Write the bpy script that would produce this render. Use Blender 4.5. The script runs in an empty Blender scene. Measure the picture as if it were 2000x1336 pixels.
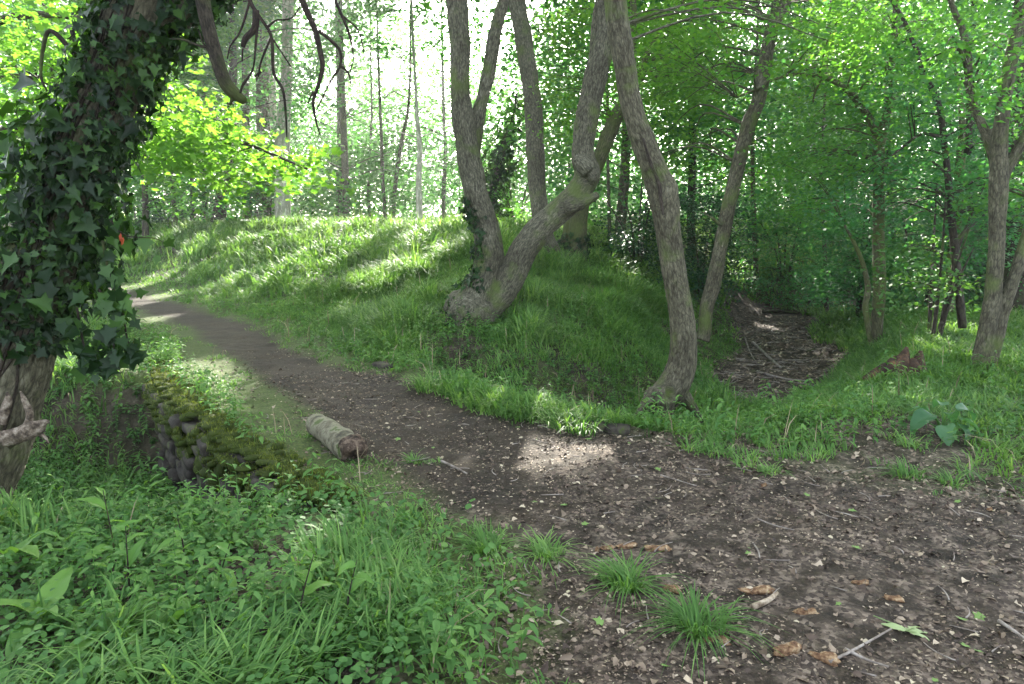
import bpy, math, random
import numpy as np
from mathutils import Vector, Matrix

C = bpy.context.scene.collection
SC = bpy.context.scene
rng = np.random.default_rng(7)
random.seed(7)

# ------------------------------------------------------------------ camera, sky, sun, exposure
FPX, PITCH, CAMH = 1444.0, math.radians(9.4), 1.6
cam_d = bpy.data.cameras.new('camera')
cam_d.sensor_width = 36.0
cam_d.lens = 36.0 * FPX / 2000.0
cam_d.clip_start = 0.05
cam_d.clip_end = 800.0
cam = bpy.data.objects.new('camera', cam_d)
C.objects.link(cam)
cam.location = (0, 0, CAMH)
cam.rotation_euler = (math.pi / 2 - PITCH, 0, 0)
SC.camera = cam

SUN_EL, SUN_AZ = math.radians(31.0), math.radians(1.0)     # azimuth measured from +Y towards +X
SUND = np.array([math.sin(SUN_AZ) * math.cos(SUN_EL), math.cos(SUN_AZ) * math.cos(SUN_EL), math.sin(SUN_EL)])
W = bpy.data.worlds.new('World')
SC.world = W
W.use_nodes = True
nt = W.node_tree
nt.nodes.clear()
sky = nt.nodes.new('ShaderNodeTexSky')
sky.sky_type = 'NISHITA'
sky.sun_disc = False
sky.sun_elevation = SUN_EL
sky.sun_rotation = SUN_AZ
sky.air_density = 0.7
sky.dust_density = 3.0
sky.ozone_density = 0.3
bg = nt.nodes.new('ShaderNodeBackground')
bg.inputs['Strength'].default_value = 0.15
wo = nt.nodes.new('ShaderNodeOutputWorld')
hs = nt.nodes.new('ShaderNodeHueSaturation')          # hazy, milky summer sky: less blue than clean air
hs.inputs['Saturation'].default_value = .5
nt.links.new(sky.outputs[0], hs.inputs['Color'])
nt.links.new(hs.outputs[0], bg.inputs[0])
nt.links.new(bg.outputs[0], wo.inputs[0])
sd = bpy.data.lights.new('sun', 'SUN')
sd.energy = 3.6
sd.angle = math.radians(0.5)
sd.color = (1.0, 0.94, 0.84)
so = bpy.data.objects.new('sun', sd)
C.objects.link(so)
so.rotation_euler = Vector(SUND).to_track_quat('Z', 'Y').to_euler()
so.location = (0, 0, 30)

SC.view_settings.view_transform = 'Standard'
SC.view_settings.look = 'None'
SC.view_settings.exposure = 3.35
SC.view_settings.gamma = 1.0
SC.render.engine = 'CYCLES'
cy = SC.cycles
cy.max_bounces = 7
cy.diffuse_bounces = 4
cy.glossy_bounces = 2
cy.transmission_bounces = 5
cy.transparent_max_bounces = 4
cy.volume_bounces = 0
cy.caustics_reflective = False
cy.caustics_refractive = False
cy.sample_clamp_indirect = 6.0
cy.use_denoising = True

# ------------------------------------------------------------------ picture -> world helpers
SP, CP = math.sin(PITCH), math.cos(PITCH)
def ray(u, v):
    a = (u - 1000.0) / FPX
    b = (668.0 - v) / FPX
    return np.array([a, CP + b * SP, -SP + b * CP])
def P(u, v, d):
    r = ray(u, v)
    return np.array([0, 0, CAMH]) + r * (d / r[1])          # d = distance along +Y
def Z0(u, v, z=0.0):
    r = ray(u, v)
    t = (CAMH - z) / max(-r[2], 1e-3)
    return np.array([0, 0, CAMH]) + r * t

# ------------------------------------------------------------------ numpy noise
def _h(ix, iy, iz, seed):
    n = (ix.astype(np.int64) * 73856093) ^ (iy.astype(np.int64) * 19349663) ^ (iz.astype(np.int64) * 83492791) ^ (seed * 2654435)
    n = (n ^ (n >> 13)) * 1274126177
    n = (n ^ (n >> 16)) & 0xFFFFFF
    return n / float(0xFFFFFF)
def noise3(p, s=1.0, seed=0):
    p = np.asarray(p, float) * s
    i = np.floor(p)
    f = p - i
    f = f * f * (3 - 2 * f)
    i = i.astype(np.int64)
    x, y, z = i[:, 0], i[:, 1], i[:, 2]
    r = 0
    for dx in (0, 1):
        wx = f[:, 0] if dx else 1 - f[:, 0]
        for dy in (0, 1):
            wy = f[:, 1] if dy else 1 - f[:, 1]
            for dz in (0, 1):
                wz = f[:, 2] if dz else 1 - f[:, 2]
                r = r + _h(x + dx, y + dy, z + dz, seed) * wx * wy * wz
    return r
def fbm(p, s=1.0, seed=0, o=3):
    r, a, t = 0, 1.0, 0
    for k in range(o):
        r = r + a * noise3(p, s * 2 ** k, seed + k)
        t += a
        a *= .5
    return r / t
def xy3(x, y, z=0.0):
    return np.stack([x, y, np.full_like(x, z)], 1)
def sstep(a, b, x):
    t = np.clip((x - a) / (b - a), 0, 1)
    return t * t * (3 - 2 * t)
def pdist(x, y, pts):
    """distance to a polyline, and signed side (+ = left of its direction)"""
    best = np.full(x.shape, 1e9)
    side = np.zeros(x.shape)
    for (x0, y0), (x1, y1) in zip(pts[:-1], pts[1:]):
        dx, dy = x1 - x0, y1 - y0
        L = dx * dx + dy * dy
        t = np.clip(((x - x0) * dx + (y - y0) * dy) / L, 0, 1)
        d = np.hypot(x - x0 - t * dx, y - y0 - t * dy)
        s = np.sign(dx * (y - y0) - dy * (x - x0))
        m = d < best
        best = np.where(m, d, best)
        side = np.where(m, s, side)
    return best, side
def inside(x, y, poly):
    r = np.zeros(x.shape, bool)
    n = len(poly)
    for i in range(n):
        x0, y0 = poly[i]
        x1, y1 = poly[(i + 1) % n]
        c = (y0 > y) != (y1 > y)
        r ^= c & (x < (x1 - x0) * (y - y0) / (y1 - y0 + 1e-12) + x0)
    return r
def sdf(x, y, poly):
    """signed distance, negative inside"""
    d, _ = pdist(x, y, list(poly) + [poly[0]])
    return np.where(inside(x, y, poly), -d, d)

# ------------------------------------------------------------------ terrain
PATHC = [(9, -1.5), (4, 1.6), (2.2, 2.9), (.6, 4.3), (-1.0, 5.75), (-2.25, 7.5), (-4, 11), (-6.8, 14.6), (-10.5, 18), (-17, 22.5), (-40, 34)]
DITCH_L = [(-.6, 5.9), (-2.4, 5.75), (-4.6, 5.6), (-9, 5.4), (-20, 4)]
WALLTOP = [tuple(Z0(u, v)[:2]) for u, v in [(690, 985), (640, 955), (560, 905), (470, 850), (400, 800), (345, 755), (305, 700), (270, 645)]]
DITCH_R = [(-.6, 7.0), (.55, 6.9), (1.7, 7.6), (3.0, 9.0), (4.05, 11.6), (5.3, 14.6), (6.9, 17.0), (11, 19.2), (20, 21.5), (45, 27)]
MOUND = [(-1.3, 7.5), (-2.4, 9), (-3.3, 11), (-6.2, 15), (-10, 18.9), (-17, 23.5), (-40, 35), (-60, 80), (60, 90), (60, 31),
         (20, 22.5), (10.6, 20.4), (6.0, 18.0), (4.3, 15.2), (3.1, 12.0), (2.1, 9.8), (.9, 8.3), (.0, 7.6)]
def height(x, y):
    x = np.asarray(x, float); y = np.asarray(y, float)
    q = xy3(x, y)
    dp, sp = pdist(x, y, PATHC)
    s = -sdf(x, y, MOUND)
    h = 1.38 * sstep(-.6, 6.0, s) + .3 * sstep(8, 40, s)
    # bank right of the stream bed
    dr, sr = pdist(x, y, DITCH_R)
    h = h + np.where((sr < 0) & (s < 0), .45 * sstep(2.0, 9.0, dr) * sstep(5.5, 9.5, y), 0)
    h = h + np.where((sp > 0) & (s < 0), .15 * sstep(1.6, 4.0, dp) * sstep(7, 10, y), 0)
    h = h + (fbm(q, .7, 3) - .5) * .16 * sstep(.8, 2.4, dp) + (fbm(q, 3.2, 5) - .5) * .035
    # ditches
    dl, _ = pdist(x, y, DITCH_L)
    dw, sw = pdist(x, y, WALLTOP)
    cut = .95 * (1 - sstep(1.25, 2.0, dl)) * (1 - sstep(9.0, 11.0, np.abs(x)))
    wr = .75 + .25 * sstep(8, 11, y)
    cut2 = (.62 + .1 * sstep(8, 6, y)) * (1 - sstep(wr * .75, wr + 1.15, dr))
    keepl = np.where(sw < 0, 1.0, sstep(.10, .0, dw)) * (dp < 3)
    keepr = sstep(2.0, 1.05, dp)
    left = sp > 0
    keep = np.where(left, keepl, keepr) * (y < 16)
    h = h - np.maximum(np.where(left | (dp < 1.0), cut, 0), np.where(left, 0, cut2)) * (1 - keep)
    h = h - .13 * np.exp(-((x + .55) ** 2 + (y - 9.3) ** 2) / 1.3)
    # crown of the path, slight
    h = h + .02 * (fbm(q, 1.3, 9) - .5)
    return h
def H1(x, y):
    return float(height(np.array([x]), np.array([y]))[0])
def G(u, v):
    """the ground point under a pixel of the photograph"""
    r = ray(u, v)
    t = 1.5
    prev = t
    while t < 90:
        p = np.array([0, 0, CAMH]) + r * t
        if p[2] <= H1(p[0], p[1]):
            lo, hi = prev, t
            for _ in range(12):
                m = (lo + hi) / 2
                p = np.array([0, 0, CAMH]) + r * m
                if p[2] <= H1(p[0], p[1]): hi = m
                else: lo = m
            return np.array([0, 0, CAMH]) + r * hi
        prev = t
        t *= 1.02
    return P(u, v, 60)

_pp = [(1010, 1500), (1060, 1336), (1120, 1210), (1010, 1050), (880, 975), (770, 905), (650, 850), (600, 800), (570, 760), (520, 730), (450, 690), (410, 655), (330, 620), (230, 588), (120, 560), (30, 545),
       (60, 536), (205, 556), (300, 585), (420, 618), (500, 645), (570, 690), (640, 722), (740, 735), (830, 768), (900, 792), (980, 818), (1100, 845), (1250, 868), (1400, 898), (1500, 925), (1650, 955), (1850, 975), (2100, 1000), (2500, 1060)]
PATHPOLY = [tuple(Z0(u, v)[:2]) for u, v in _pp] + [(7, 0.0), (6, -2.5), (-.2, -2.5), (.1, 1.2)]
BEDPOLY = [tuple(Z0(u, v, -.6)[:2]) for u, v in [(1440, 790), (1400, 745), (1420, 700), (1452, 665), (1440, 640), (1415, 622), (1425, 612), (1500, 606), (1570, 610), (1600, 630), (1585, 652), (1600, 672), (1650, 690), (1670, 712), (1650, 745), (1590, 780), (1510, 800)]]
def wob(x, y, a=.18, s=2.2, seed=21):
    return (fbm(xy3(x, y), s, seed, 4) - .5) * 2 * a
def m_path(x, y):   return sdf(x, y, PATHPOLY) + wob(x, y, .20, 2.6)
def m_bed(x, y):    return sdf(x, y, BEDPOLY) + wob(x, y, .25, 2.0, 31)

# ------------------------------------------------------------------ mesh helpers
def raw_mesh(name, verts, faces, smooth=False, attrs=None):
    """faces: list of int arrays (n,k)"""
    me = bpy.data.meshes.new(name)
    verts = np.asarray(verts, np.float32)
    faces = [np.asarray(f, np.int32) for f in faces if len(f)]
    nl = sum(f.size for f in faces)
    nf = sum(len(f) for f in faces)
    me.vertices.add(len(verts)); me.loops.add(nl); me.polygons.add(nf)
    me.vertices.foreach_set('co', verts.ravel())
    me.loops.foreach_set('vertex_index', np.concatenate([f.ravel() for f in faces]))
    st, k = [], 0
    for f in faces:
        st.append(k + np.arange(len(f)) * f.shape[1]); k += f.size
    me.polygons.foreach_set('loop_start', np.concatenate(st).astype(np.int32))
    me.update(calc_edges=True)
    me.validate()
    if smooth:
        me.polygons.foreach_set('use_smooth', np.ones(len(me.polygons), bool))
    for k, a in (attrs or {}).items():
        a = np.asarray(a, np.float32)
        if a.ndim == 1:
            at = me.attributes.new(k, 'FLOAT', 'POINT'); at.data.foreach_set('value', a)
        else:
            at = me.attributes.new(k, 'FLOAT_VECTOR', 'POINT'); at.data.foreach_set('vector', a.ravel())
    return me
def link(name, me, mat=None, parent=None):
    o = bpy.data.objects.new(name, me)
    C.objects.link(o)
    if mat is not None: me.materials.append(mat)
    if parent is not None:
        o.parent = parent
        o.matrix_parent_inverse = Matrix.Translation(-Vector(parent.location)) if parent.rotation_euler[2] == 0 else parent.matrix_basis.inverted()
    return o
def thing(name, label, cat, loc, group=None):
    o = bpy.data.objects.new(name, None)
    C.objects.link(o)
    o.location = Vector([float(c) for c in loc])
    o.empty_display_size = .2
    o['label'] = label; o['category'] = cat
    if group: o['group'] = group
    return o
def tag(o, label=None, cat=None, group=None, kind=None):
    if label: o['label'] = label
    if cat: o['category'] = cat
    if group: o['group'] = group
    if kind: o['kind'] = kind
    return o

class Bag:
    """collects many small pieces into one mesh"""
    def __init__(s): s.v = []; s.f = {}; s.t = []; s.n = 0
    def add(s, V, F, tint):
        # V (N,k,3) template copies; F list of face arrays (m,j) in template indices
        N, k, _ = V.shape
        s.v.append(V.reshape(-1, 3))
        base = s.n + np.arange(N)[:, None, None] * k
        for f in F:
            f = np.asarray(f)
            s.f.setdefault(f.shape[1], []).append((base + f[None]).reshape(-1, f.shape[1]))
        t = np.asarray(tint, float)
        if t.ndim == 1: t = np.repeat(t, k)
        s.t.append(t.ravel())
        s.n += N * k
    def mesh(s, name, smooth=False):
        if not s.v: return raw_mesh(name, np.zeros((3, 3)), [np.array([[0, 1, 2]])])
        return raw_mesh(name, np.concatenate(s.v), [np.concatenate(x) for x in s.f.values()], smooth, {'tint': np.concatenate(s.t)})

def frames(nrm, ang):
    """rotation matrices (N,3,3) whose columns are x (leaf axis), y (width), z (normal)"""
    n = nrm / (np.linalg.norm(nrm, axis=1, keepdims=True) + 1e-9)
    a = np.where(np.abs(n[:, 2:3]) < .95, np.array([[0, 0, 1.]]), np.array([[1., 0, 0]]))
    t = np.cross(a, n); t /= np.linalg.norm(t, axis=1, keepdims=True)
    b = np.cross(n, t)
    c, s_ = np.cos(ang)[:, None], np.sin(ang)[:, None]
    X = t * c + b * s_
    Y = np.cross(n, X)
    return np.stack([X, Y, n], 2)
def place(T, pos, R, sc):
    T = np.asarray(T, float)
    V = np.einsum('nij,kj->nki', R, T)
    sc = np.asarray(sc)
    sc = sc[:, None, None] if sc.ndim == 1 else sc
    return V * sc + pos[:, None, :]

# leaf templates, length 1 along x
LEAF4 = (np.array([[0, 0, 0], [.45, -.33, .07], [1, 0, -.08], [.45, .33, .07]]), [np.array([[0, 1, 2, 3]])])
LEAF6 = (np.array([[0, 0, 0], [.28, -.3, .05], [.7, -.24, .03], [1, 0, -.12], [.7, .24, .03], [.28, .3, .05], [.45, 0, -.02]]),
         [np.array([[0, 1, 6], [1, 2, 6], [2, 3, 6], [3, 4, 6], [4, 5, 6], [5, 0, 6]])])
IVY = (np.array([[0, 0, 0], [-.12, -.34, .03], [.16, -.3, .0], [.3, -.52, .06], [.52, -.2, .0], [1, 0, -.1], [.52, .2, .0], [.3, .52, .06], [.16, .3, 0], [-.12, .34, .03], [.3, 0, -.04]]),
       [np.array([[0, 1, 10], [1, 2, 10], [2, 3, 10], [3, 4, 10], [4, 5, 10], [5, 6, 10], [6, 7, 10], [7, 8, 10], [8, 9, 10], [9, 0, 10]])])
ROUND = (np.concatenate([[[.5, 0, -.05]], [[.5 - .5 * math.cos(a) * (1 if k else .72), .52 * math.sin(a), .03 * math.cos(3 * a)] for k, a in enumerate(np.linspace(0, 2 * math.pi, 10, endpoint=False))]]),
         [np.array([[0, 1 + k, 1 + (k + 1) % 10] for k in range(10)])])
MAPLE = (np.array([[0, 0, 0], [.05, -.38, .03], [.3, -.3, 0], [.5, -.62, .04], [.62, -.22, 0], [1, 0, -.1], [.62, .22, 0], [.5, .62, .04], [.3, .3, 0], [.05, .38, .03], [.4, 0, -.03]]),
         IVY[1])

# ------------------------------------------------------------------ materials
def mat_new(name):
    m = bpy.data.materials.new(name)
    m.use_nodes = True
    n = m.node_tree
    n.nodes.clear()
    out = n.nodes.new('ShaderNodeOutputMaterial')
    return m, n, out
def N(n, t, **kw):
    x = n.nodes.new(t)
    for k, v in kw.items():
        if k in x.inputs: x.inputs[k].default_value = v
        else: setattr(x, k, v)
    return x
def ramp(n, fac, stops, interp='LINEAR'):
    r = n.nodes.new('ShaderNodeValToRGB')
    r.color_ramp.interpolation = interp
    e = r.color_ramp.elements
    while len(e) < len(stops): e.new(.5)
    for k, (p, c) in enumerate(stops):
        e[k].position = p
        e[k].color = (c[0], c[1], c[2], 1)
    n.links.new(fac, r.inputs[0])
    return r
def leaf_mat(name, a, b, c, transl=.5, rough=.45, spec=.35, patch=1.5, tcol=None):
    """a, b, c: dark, middle, light greens picked by the leaf's own tint plus a slow drift through space"""
    m, n, out = mat_new(name)
    at = N(n, 'ShaderNodeAttribute', attribute_name='tint')
    geo = N(n, 'ShaderNodeNewGeometry')
    nz = N(n, 'ShaderNodeTexNoise', Scale=patch, Detail=2.0)
    n.links.new(geo.outputs['Position'], nz.inputs['Vector'])
    ad = N(n, 'ShaderNodeMath', operation='MULTIPLY_ADD')
    n.links.new(nz.outputs[0], ad.inputs[0]); ad.inputs[1].default_value = .8
    sub = N(n, 'ShaderNodeMath', operation='SUBTRACT')
    n.links.new(at.outputs['Fac'], sub.inputs[0]); sub.inputs[1].default_value = .4
    n.links.new(sub.outputs[0], ad.inputs[2])
    r = ramp(n, ad.outputs[0], [(0.0, a), (.5, b), (1.0, c)])
    pr = N(n, 'ShaderNodeBsdfPrincipled', Roughness=rough)
    pr.inputs['Specular IOR Level'].default_value = spec
    n.links.new(r.outputs[0], pr.inputs['Base Color'])
    tr = N(n, 'ShaderNodeBsdfTranslucent')
    mx = N(n, 'ShaderNodeMix', data_type='RGBA', blend_type='MULTIPLY')
    mx.inputs[0].default_value = 1.0
    n.links.new(r.outputs[0], mx.inputs[6])
    t = tcol or (2.5, 2.3, .9)
    mx.inputs[7].default_value = (t[0], t[1], t[2], 1)
    n.links.new(mx.outputs[2], tr.inputs[0])
    ms = N(n, 'ShaderNodeMixShader')
    ms.inputs[0].default_value = transl
    n.links.new(pr.outputs[0], ms.inputs[1]); n.links.new(tr.outputs[0], ms.inputs[2])
    n.links.new(ms.outputs[0], out.inputs[0])
    return m
def bark_mat(name, dark, mid, light, moss=.0, mosscol=(.07, .10, .02), scale=1.0, bump=.6, patch=None):
    m, n, out = mat_new(name)
    at = N(n, 'ShaderNodeAttribute', attribute_name='bc')
    geo = N(n, 'ShaderNodeNewGeometry')
    n1 = N(n, 'ShaderNodeTexNoise', Scale=14.0 * scale, Detail=8.0, Roughness=.7)
    n.links.new(at.outputs['Vector'], n1.inputs['Vector'])
    v1 = N(n, 'ShaderNodeTexVoronoi', Scale=12.0 * scale, feature='DISTANCE_TO_EDGE')
    n.links.new(at.outputs['Vector'], v1.inputs['Vector'])
    n2 = N(n, 'ShaderNodeTexNoise', Scale=2.2, Detail=4.0)
    n.links.new(geo.outputs['Position'], n2.inputs['Vector'])
    r = ramp(n, n1.outputs[0], [(.36, dark), (.5, mid), (.64, light)])
    ck = ramp(n, v1.outputs['Distance'], [(.0, (.42, .40, .38)), (.13, (1, 1, 1))])
    big = ramp(n, n2.outputs[0], [(.35, (.72, .70, .66)), (.65, (1.15, 1.15, 1.12))])
    mu = N(n, 'ShaderNodeMix', data_type='RGBA', blend_type='MULTIPLY'); mu.inputs[0].default_value = 1
    m0 = N(n, 'ShaderNodeMix', data_type='RGBA', blend_type='MULTIPLY'); m0.inputs[0].default_value = .8
    n.links.new(r.outputs[0], m0.inputs[6]); n.links.new(ck.outputs[0], m0.inputs[7])
    n.links.new(m0.outputs[2], mu.inputs[6]); n.links.new(big.outputs[0], mu.inputs[7])
    col = mu.outputs[2]
    if patch:
        n4 = N(n, 'ShaderNodeTexNoise', Scale=3.5, Detail=5.0)
        n.links.new(at.outputs['Vector'], n4.inputs['Vector'])
        r4 = ramp(n, n4.outputs[0], [(.47, (0, 0, 0)), (.53, (1, 1, 1))])
        m4 = N(n, 'ShaderNodeMix', data_type='RGBA')
        n.links.new(r4.outputs[0], m4.inputs[0]); n.links.new(col, m4.inputs[6]); m4.inputs[7].default_value = (*patch, 1)
        col = m4.outputs[2]
    if moss > 0:
        n3 = N(n, 'ShaderNodeTexNoise', Scale=3.0, Detail=5.0, Roughness=.6)
        n.links.new(geo.outputs['Position'], n3.inputs['Vector'])
        r3 = ramp(n, n3.outputs[0], [(.66 - moss * .4, (0, 0, 0)), (.78 - moss * .3, (1, 1, 1))])
        m3 = N(n, 'ShaderNodeMix', data_type='RGBA')
        sc3 = N(n, 'ShaderNodeMath', operation='MULTIPLY'); sc3.inputs[1].default_value = .75
        n.links.new(r3.outputs[0], sc3.inputs[0])
        n.links.new(sc3.outputs[0], m3.inputs[0]); n.links.new(col, m3.inputs[6]); m3.inputs[7].default_value = (*mosscol, 1)
        col = m3.outputs[2]
    pr = N(n, 'ShaderNodeBsdfPrincipled', Roughness=.85)
    pr.inputs['Specular IOR Level'].default_value = .2
    n.links.new(col, pr.inputs['Base Color'])
    mul = N(n, 'ShaderNodeMath', operation='MULTIPLY_ADD')
    n.links.new(v1.outputs['Distance'], mul.inputs[0]); mul.inputs[1].default_value = .8
    n.links.new(n1.outputs[0], mul.inputs[2])
    bp = N(n, 'ShaderNodeBump', Strength=bump, Distance=.02)
    n.links.new(mul.outputs[0], bp.inputs['Height'])
    n.links.new(bp.outputs[0], pr.inputs['Normal'])
    n.links.new(pr.outputs[0], out.inputs[0])
    return m
def tint_mat(name, stops, rough=.8, transl=0.0, interp='LINEAR'):
    m, n, out = mat_new(name)
    at = N(n, 'ShaderNodeAttribute', attribute_name='tint')
    r = ramp(n, at.outputs['Fac'], stops, interp)
    pr = N(n, 'ShaderNodeBsdfPrincipled', Roughness=rough)
    pr.inputs['Specular IOR Level'].default_value = .25
    n.links.new(r.outputs[0], pr.inputs['Base Color'])
    n.links.new(pr.outputs[0], out.inputs[0])
    return m
def mottled(name, stops, scale=12.0, rough=.85, bump=.5, bdist=.01, scale2=60.0):
    m, n, out = mat_new(name)
    tc = N(n, 'ShaderNodeTexCoord')
    n1 = N(n, 'ShaderNodeTexNoise', Scale=scale, Detail=8.0, Roughness=.65)
    n.links.new(tc.outputs['Object'], n1.inputs['Vector'])
    n2 = N(n, 'ShaderNodeTexNoise', Scale=scale2, Detail=4.0)
    n.links.new(tc.outputs['Object'], n2.inputs['Vector'])
    r = ramp(n, n1.outputs[0], stops)
    pr = N(n, 'ShaderNodeBsdfPrincipled', Roughness=rough)
    pr.inputs['Specular IOR Level'].default_value = .2
    n.links.new(r.outputs[0], pr.inputs['Base Color'])
    ad = N(n, 'ShaderNodeMath', operation='MULTIPLY_ADD')
    n.links.new(n2.outputs[0], ad.inputs[0]); ad.inputs[1].default_value = .5; n.links.new(n1.outputs[0], ad.inputs[2])
    bp = N(n, 'ShaderNodeBump', Strength=bump, Distance=bdist)
    n.links.new(ad.outputs[0], bp.inputs['Height']); n.links.new(bp.outputs[0], pr.inputs['Normal'])
    n.links.new(pr.outputs[0], out.inputs[0])
    return m
def ground_mat(name):
    """one soil material: attribute 'green' blends bare soil to mossy turf, 'litter' adds a pale leaf crumb"""
    m, n, out = mat_new(name)
    geo = N(n, 'ShaderNodeNewGeometry')
    g = N(n, 'ShaderNodeAttribute', attribute_name='green')
    l = N(n, 'ShaderNodeAttribute', attribute_name='litter')
    n1 = N(n, 'ShaderNodeTexNoise', Scale=2.0, Detail=6.0, Roughness=.6)
    n2 = N(n, 'ShaderNodeTexNoise', Scale=38.0, Detail=5.0, Roughness=.75)
    v = N(n, 'ShaderNodeTexVoronoi', Scale=55.0)
    for x in (n1, n2, v): n.links.new(geo.outputs['Position'], x.inputs['Vector'])
    soil = ramp(n, n2.outputs[0], [(.3, (.013, .0105, .007)), (.5, (.030, .0235, .016)), (.68, (.062, .050, .034)), (.8, (.12, .10, .07))])
    big = ramp(n, n1.outputs[0], [(.35, (.58, .57, .53)), (.65, (1.1, 1.03, .9))])
    mu = N(n, 'ShaderNodeMix', data_type='RGBA', blend_type='MULTIPLY'); mu.inputs[0].default_value = 1
    n.links.new(soil.outputs[0], mu.inputs[6]); n.links.new(big.outputs[0], mu.inputs[7])
    lit = ramp(n, v.outputs['Color'], [(.2, (.03, .022, .016)), (.5, (.08, .06, .043)), (.75, (.17, .135, .10))])
    lm = N(n, 'ShaderNodeMath', operation='MULTIPLY')
    n3 = N(n, 'ShaderNodeTexNoise', Scale=7.0, Detail=4.0)
    n.links.new(geo.outputs['Position'], n3.inputs['Vector'])
    lr = ramp(n, n3.outputs[0], [(.42, (0, 0, 0)), (.6, (1, 1, 1))])
    n.links.new(l.outputs['Fac'], lm.inputs[0]); n.links.new(lr.outputs[0], lm.inputs[1])
    m2 = N(n, 'ShaderNodeMix', data_type='RGBA')
    n.links.new(lm.outputs[0], m2.inputs[0]); n.links.new(mu.outputs[2], m2.inputs[6]); n.links.new(lit.outputs[0], m2.inputs[7])
    grn = ramp(n, n2.outputs[0], [(.3, (.02, .035, .008)), (.55, (.06, .085, .02)), (.75, (.12, .14, .04))])
    m3 = N(n, 'ShaderNodeMix', data_type='RGBA')
    n.links.new(g.outputs['Fac'], m3.inputs[0]); n.links.new(m2.outputs[2], m3.inputs[6]); n.links.new(grn.outputs[0], m3.inputs[7])
    pr = N(n, 'ShaderNodeBsdfPrincipled', Roughness=.9)
    pr.inputs['Specular IOR Level'].default_value = .2
    n.links.new(m3.outputs[2], pr.inputs['Base Color'])
    bp = N(n, 'ShaderNodeBump', Strength=.9, Distance=.02)
    n.links.new(n2.outputs[0], bp.inputs['Height']); n.links.new(bp.outputs[0], pr.inputs['Normal'])
    n.links.new(pr.outputs[0], out.inputs[0])
    return m

M = {}
M['ground'] = ground_mat('forest_soil')
M['grass'] = leaf_mat('grass_blades', (.045, .115, .026), (.085, .185, .042), (.16, .275, .075), .45, .55, .2, .9, (1.7, 1.6, .8))
M['herb'] = leaf_mat('herb_leaves', (.034, .095, .024), (.066, .158, .038), (.12, .225, .055), .38, .58, .2, 2.0, (1.7, 1.7, .8))
M['dock'] = leaf_mat('dock_leaves', (.05, .13, .025), (.085, .19, .035), (.14, .26, .05), .4, .5, .25, 2.0, (1.7, 1.7, .8))
M['ivy'] = leaf_mat('ivy_leaves', (.005, .014, .004), (.011, .030, .008), (.045, .10, .02), .28, .45, .2, 3.0, (2.6, 2.8, .8))
M['leaf_yellow'] = leaf_mat('sunlit_maple_leaves', (.05, .13, .02), (.09, .20, .03), (.15, .28, .04), .58, .55, .2, .8, (1.6, 1.7, .9))
M['leaf_mid'] = leaf_mat('hornbeam_leaves', (.032, .108, .026), (.064, .175, .038), (.11, .24, .05), .52, .5, .2, .7, (1.9, 1.9, .8))
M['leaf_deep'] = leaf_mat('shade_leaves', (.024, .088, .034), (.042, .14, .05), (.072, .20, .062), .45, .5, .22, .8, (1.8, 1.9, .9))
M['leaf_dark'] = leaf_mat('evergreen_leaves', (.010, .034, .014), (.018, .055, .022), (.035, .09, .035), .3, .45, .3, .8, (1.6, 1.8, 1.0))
M['leaf_blue'] = leaf_mat('far_poplar_leaves', (.032, .112, .026), (.062, .178, .042), (.105, .25, .065), .55, .6, .12, .5, (1.6, 1.7, 1.0))
M['bark_grey'] = bark_mat('grey_ridged_bark', (.030, .028, .018), (.082, .078, .052), (.155, .15, .108), .35, scale=1.3)
M['bark_brown'] = bark_mat('brown_bark', (.032, .029, .018), (.080, .074, .047), (.14, .132, .09), .35)
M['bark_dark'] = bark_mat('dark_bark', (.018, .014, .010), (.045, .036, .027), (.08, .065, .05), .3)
M['bark_pale'] = bark_mat('pale_plane_bark', (.32, .30, .25), (.52, .50, .43), (.68, .66, .58), .0, patch=(.26, .25, .19), bump=.25)
M['bark_moss'] = bark_mat('mossy_bark', (.03, .029, .016), (.075, .072, .04), (.13, .125, .075), .65, (.065, .085, .02))
M['twig'] = bark_mat('dead_twig_bark', (.010, .007, .005), (.026, .019, .013), (.05, .039, .028), .25, scale=2)
M['moss'] = leaf_mat('moss', (.03, .045, .008), (.075, .10, .016), (.15, .18, .035), .3, .8, .1, 9.0, (1.5, 1.5, .6))
M['stone'] = mottled('ditch_wall_stone', [(.3, (.010, .008, .006)), (.48, (.024, .020, .015)), (.58, (.045, .039, .028)), (.64, (.045, .06, .015))], 7, bump=.7, bdist=.02)
M['litter'] = tint_mat('leaf_litter', [(0, (.02, .014, .010)), (.28, (.055, .038, .026)), (.5, (.105, .076, .052)), (.72, (.20, .155, .105)), (.93, (.36, .30, .21)), (1.0, (.10, .17, .04))], .75)
M['stick'] = mottled('bare_stick_wood', [(.3, (.07, .055, .042)), (.5, (.17, .145, .12)), (.7, (.30, .27, .23))], 14)
M['rotwood'] = mottled('rotten_orange_wood', [(.3, (.03, .016, .009)), (.45, (.11, .058, .028)), (.57, (.21, .135, .07)), (.7, (.33, .26, .16))], 40, bump=1, bdist=.012)
M['rotpale'] = mottled('pale_bare_wood', [(.36, (.08, .055, .035)), (.5, (.22, .175, .12)), (.66, (.42, .36, .27))], 22, bump=.9)
M['logbark'] = mottled('log_bark', [(.34, (.02, .018, .011)), (.45, (.075, .068, .042)), (.56, (.15, .14, .095)), (.64, (.05, .07, .018))], 11, bump=.9)
M['logend'] = mottled('broken_log_end', [(.38, (.012, .008, .005)), (.52, (.06, .04, .026)), (.68, (.16, .12, .085))], 26, bump=1, bdist=.02)
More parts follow.
